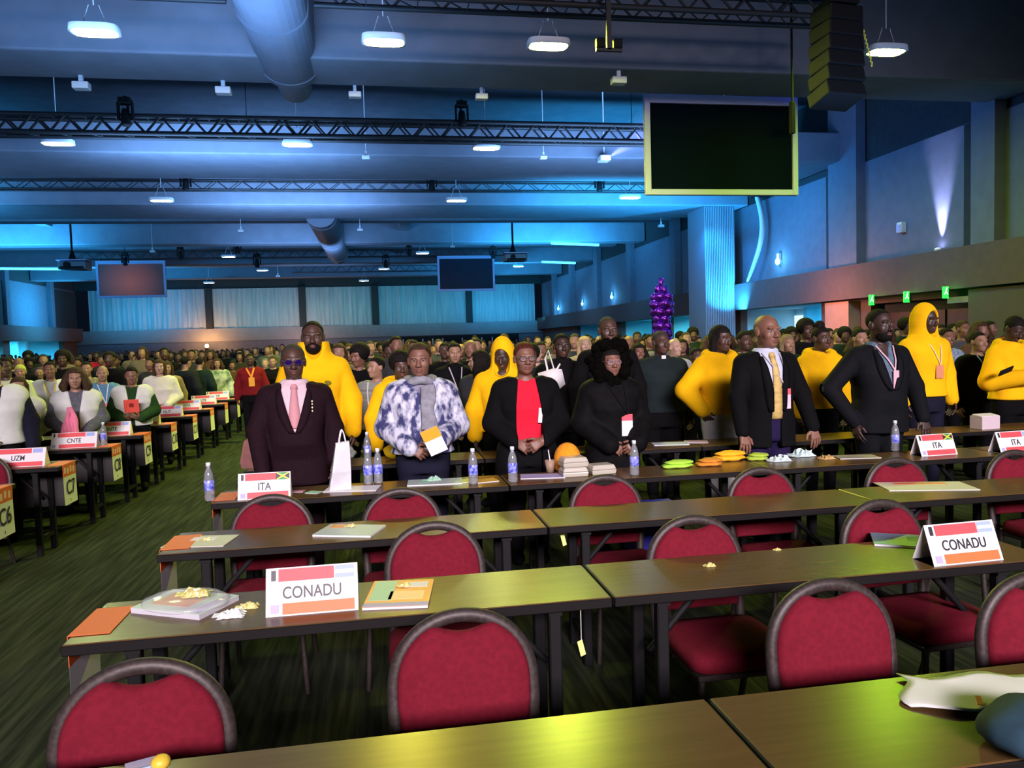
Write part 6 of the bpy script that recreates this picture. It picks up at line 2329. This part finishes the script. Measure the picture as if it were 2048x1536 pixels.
plain('person in a brown jacket beside the aisle', 464, 722, 18.2, 'brown', ('short', BH), cloth('umber', (0.10, 0.055, 0.035), 0.85), 1.15, q='mid', rz=10)
P = plain('person in red with a bright orange lanyard at the end of the aisle', 500, 706, 14.4, 'dark', ('short', BH), cloth('dark red', (0.18, 0.012, 0.016), 0.85), 1.05, q='mid', rz=0,
          badge=dict(strap=cloth('orange strap', (0.9, 0.30, 0.05), 0.7), top_m=cloth('amber card', (0.95, 0.45, 0.05), 0.6), low_m=cloth('amber card', (0.95, 0.45, 0.05), 0.6), z=1.2, w_=0.10, h=0.16, strap_w=0.014))
plain('person with a pale face in a dark jacket, left of the dark suit', 545, 712, 15.4, 'tan', ('short', BR), BLK, 1.05, q='mid')
plain('person in a greenish shirt behind the dark suit shoulder', 530, 716, 17.0, 'light', ('short', HAIRM['grey']), cloth('sage', (0.20, 0.25, 0.20), 0.85), 1.05, q='mid')
# brown handbag put in for a hand, aisle end behind the dark suit
t = thing('placeholder', 'reddish brown handbag put in for a hand, aisle end behind the dark suit', 'bag', (-0.98, 6.26, TOP))
MB().prism([(-0.11, 0), (0.11, 0), (0.12, 0.05), (0.085, 0.21), (0.05, 0.24), (-0.05, 0.24), (-0.085, 0.21), (-0.12, 0.05)], -0.05, 0.05, 'y').build('body', mat('reddish skin tone', (0.20, 0.06, 0.045), 0.5, noise=0.3, scale=15), t, 0.02, 3)
MB().tube([(-0.06, 0, 0.22), (-0.045, 0, 0.33), (0, 0, 0.37), (0.045, 0, 0.33), (0.06, 0, 0.22)], 0.011, n=8).build('handle', mat('reddish skin tone', (0.20, 0.06, 0.045), 0.5), t)


# ------------------------------------------------------------------ the crowd behind
def crowd_proto(skin, hairs, top, trs, g, q, fem=False):
    P = Person('x', (0, 0, 0), 1.70, g, skin, ('clasp', 'clasp'), (0, 0, 0), q, fem)
    P.body()
    if hairs:
        P.hair(*hairs)
    P.top(top, 'jacket', 0.026, 0.84, 0.97, None, k=0.05, puff=0.012, res=0.024 if q == 'lo' else 0.042)
    P.trousers(trs)
    dg = [c for c in P.root.children if c.name.split('.')[0] in ('body', 'hair', 'jacket', 'trousers')]
    parts = []
    for c in dg:
        n = len(c.data.vertices)
        v = np.empty(n * 3, np.float32)
        c.data.vertices.foreach_get('co', v)
        f = np.empty(len(c.data.loops), np.int32)
        c.data.loops.foreach_get('vertex_index', f)
        parts.append((v.reshape(-1, 3), f.reshape(-1, 4), c.data.materials[0]))
    for c in list(P.root.children):
        bpy.data.objects.remove(c)
    bpy.data.objects.remove(P.root)
    return parts


VAR = [('dark', ('short', BH), BLK, 'a black jacket'), ('brown', ('short', BH), cloth('charcoal knit', (0.035, 0.036, 0.04), 0.85), 'a charcoal jumper'),
       ('brown', ('long', BH), cloth('dark olive', (0.035, 0.035, 0.022), 0.85), 'a dark olive jacket'), ('tan', ('short', HAIRM['greysoft']), cloth('slate', (0.035, 0.038, 0.046), 0.85), 'a slate jacket'),
       ('brown', ('wavy', BR), cloth('umber', (0.10, 0.055, 0.035), 0.85), 'a brown coat'), ('dark', ('fro', BH), cloth('dark green', (0.014, 0.026, 0.02), 0.85), 'a dark green jacket'),
       ('tan', ('long', BR), cloth('beige crowd', (0.16, 0.13, 0.10), 0.85), 'a beige jacket'), ('brown', ('short', BH), cloth('mid grey', (0.14, 0.14, 0.15), 0.85), 'a grey shirt'),
       ('tan', ('short', BH), cloth('dark navy', (0.012, 0.013, 0.026), 0.8), 'a navy jacket'), ('deep', ('short', BH), cloth('crimson', (0.50, 0.02, 0.05), 0.85), 'a crimson top'),
       ('brown', None, BLK, 'a black coat, bald'), ('tan', ('short', BR), cloth('sage crowd', (0.08, 0.10, 0.08), 0.85), 'a sage shirt')]
WGT = [11, 6, 7, 4, 4, 8, 2, 2, 6, 1, 2, 2]
PROT = [crowd_proto(a, h_, t_, BLK if i % 3 else cloth('jeans', (0.03, 0.04, 0.07), 0.9), 1.0 + 0.05 * (i % 4), 'lo', i in (2, 4, 6)) for i, (a, h_, t_, n_) in enumerate(VAR)]
FARP = [crowd_proto(a, h_ if h_ is None or h_[0] == 'short' else ('short', h_[1]), t_, BLK, 1.0 + 0.05 * (i % 4), 'far', False) for i, (a, h_, t_, n_) in enumerate(VAR)]
rng = random.Random(21)
taken = [(o.location.x, o.location.y) for o in bpy.data.objects if o.parent is None and o.get('category') == 'person']
ROWS = [8.9, 9.75, 10.8, 11.9, 13.0, 14.1, 15.3, 16.5, 17.8, 19.2, 20.8, 22.6, 24.6, 27.0, 30.0, 33.5, 37.5, 42.0, 47.0, 53.0, 60.0, 66.0]
spots = []
for y in ROWS:
    x = max(-0.47 * y - 0.5, -24.2)
    while x < 13.2 and x < 0.92 * y + 0.3:
        x += 0.64 + rng.random() * 0.35
        if -3.05 < x < -0.75 and y < 19:
            continue                       # the aisle
        if -2.9 < x < -1.0 and y < 30 and rng.random() < 0.5:
            continue
        yy = y + rng.uniform(-0.15, 0.25)
        if any((x - a) ** 2 + (yy - b_) ** 2 < 0.30 for a, b_ in taken):
            continue
        if x < -2.4 and y < 17.0:
            g_ = [l_ + TD + 0.36 for l_ in LY]
            yy = min(g_, key=lambda v_: abs(v_ - yy))
        if any((x - a) ** 2 + (yy - b_) ** 2 < 0.30 for a, b_ in taken):
            continue
        if x < -2.6 and y < 12.0:
            continue                       # the near left rows are built one by one
        if x > 12.9 and 29 < y < 33.5:
            continue
        if (x - 9.2) ** 2 + (y - 24.5) ** 2 < 0.8:
            continue
        spots.append((yy, x))
        taken.append((x, yy))
spots.sort()
base, far_mesh = {}, []
n_ind = 0
for yy, x in spots:
    i = rng.choices(range(len(VAR)), WGT)[0]
    h_ = rng.gauss(1.0, 0.035) - (0.03 if x < -2 else 0.0)
    rz = rng.uniform(-0.35, 0.35)
    if n_ind < 215:
        zone = 'left block' if x < -1.5 else ('middle' if x < 0.35 * yy else 'right')
        lab = f'person in {VAR[i][3]} standing in the crowd, {zone} of the hall'
        if i not in base:
            o = base[i] = np_object('person', PROT[i])
        else:
            o = base[i].copy()
            COL.objects.link(o)
        tag(o, lab, 'person', f'crowd people in {VAR[i][3]}, {zone}')
        o.location = (x, yy, 0)
        o.rotation_euler = (0, 0, rz)
        o.scale = (h_, h_, h_)
        n_ind += 1
    else:
        c, s_ = math.cos(rz) * h_, math.sin(rz) * h_
        far_mesh.append((i, np.array(((c, -s_, 0), (s_, c, 0), (0, 0, h_))), np.array((x, yy, 0))))
mats_, by = [], {}
for i, Rm, tr in far_mesh:
    for v, f, m in FARP[i]:
        by.setdefault(m.name, []).append((v @ Rm.T + tr, f, m))
parts = []
for nm, L in by.items():
    off, Vs, Fs = 0, [], []
    for v, f, m in L:
        Vs.append(v)
        Fs.append(f + off)
        off += len(v)
    parts.append((np.concatenate(Vs), np.concatenate(Fs), L[0][2]))
if parts:
    o = np_object('distant_crowd', parts)
    tag(o, 'dense distant crowd of standing people filling the back of the hall', 'crowd', kind='stuff')
print('CROWD', n_ind, len(far_mesh))


# ------------------------------------------------------------------ pieces of parts go one level deeper
SUB = {'eye': 'body', 'lips': 'body', 'lapel': 'jacket', 'lapel_pins': 'jacket', 'tie_knot': 'tie', 'lens': 'glasses', 'cuff': 'hoodie', 'emblem': ('hoodie', 'jacket'),
       'scarf_end': 'scarf', 'fur_trim': 'coat', 'collar_tab': 'jacket', 'beard': 'body', 'cover_print': 'cover', 'flag_triangle': 'flag', 'paper_label': 'body', 'cap': 'body',
       'print': 'orange_band', 'small_mark': 'sheet', 'brace': 'cross_rail', 'flange': 'shell', 'outlet': 'shell', 'filling': 'tray', 'pictogram': 'panel'}
for o in list(bpy.data.objects):
    if o.parent is not None:
        continue
    kids = list(o.children)
    for c in kids:
        to = SUB.get(c.name.split('.')[0])
        if not to:
            continue
        for h_ in kids:
            if h_ is not c and h_.name.split('.')[0] in (to if isinstance(to, tuple) else (to,)) and h_.parent is o and h_.type == 'MESH':
                c.parent = h_
                c.location = Vector(c.location) - Vector(h_.location)
                break
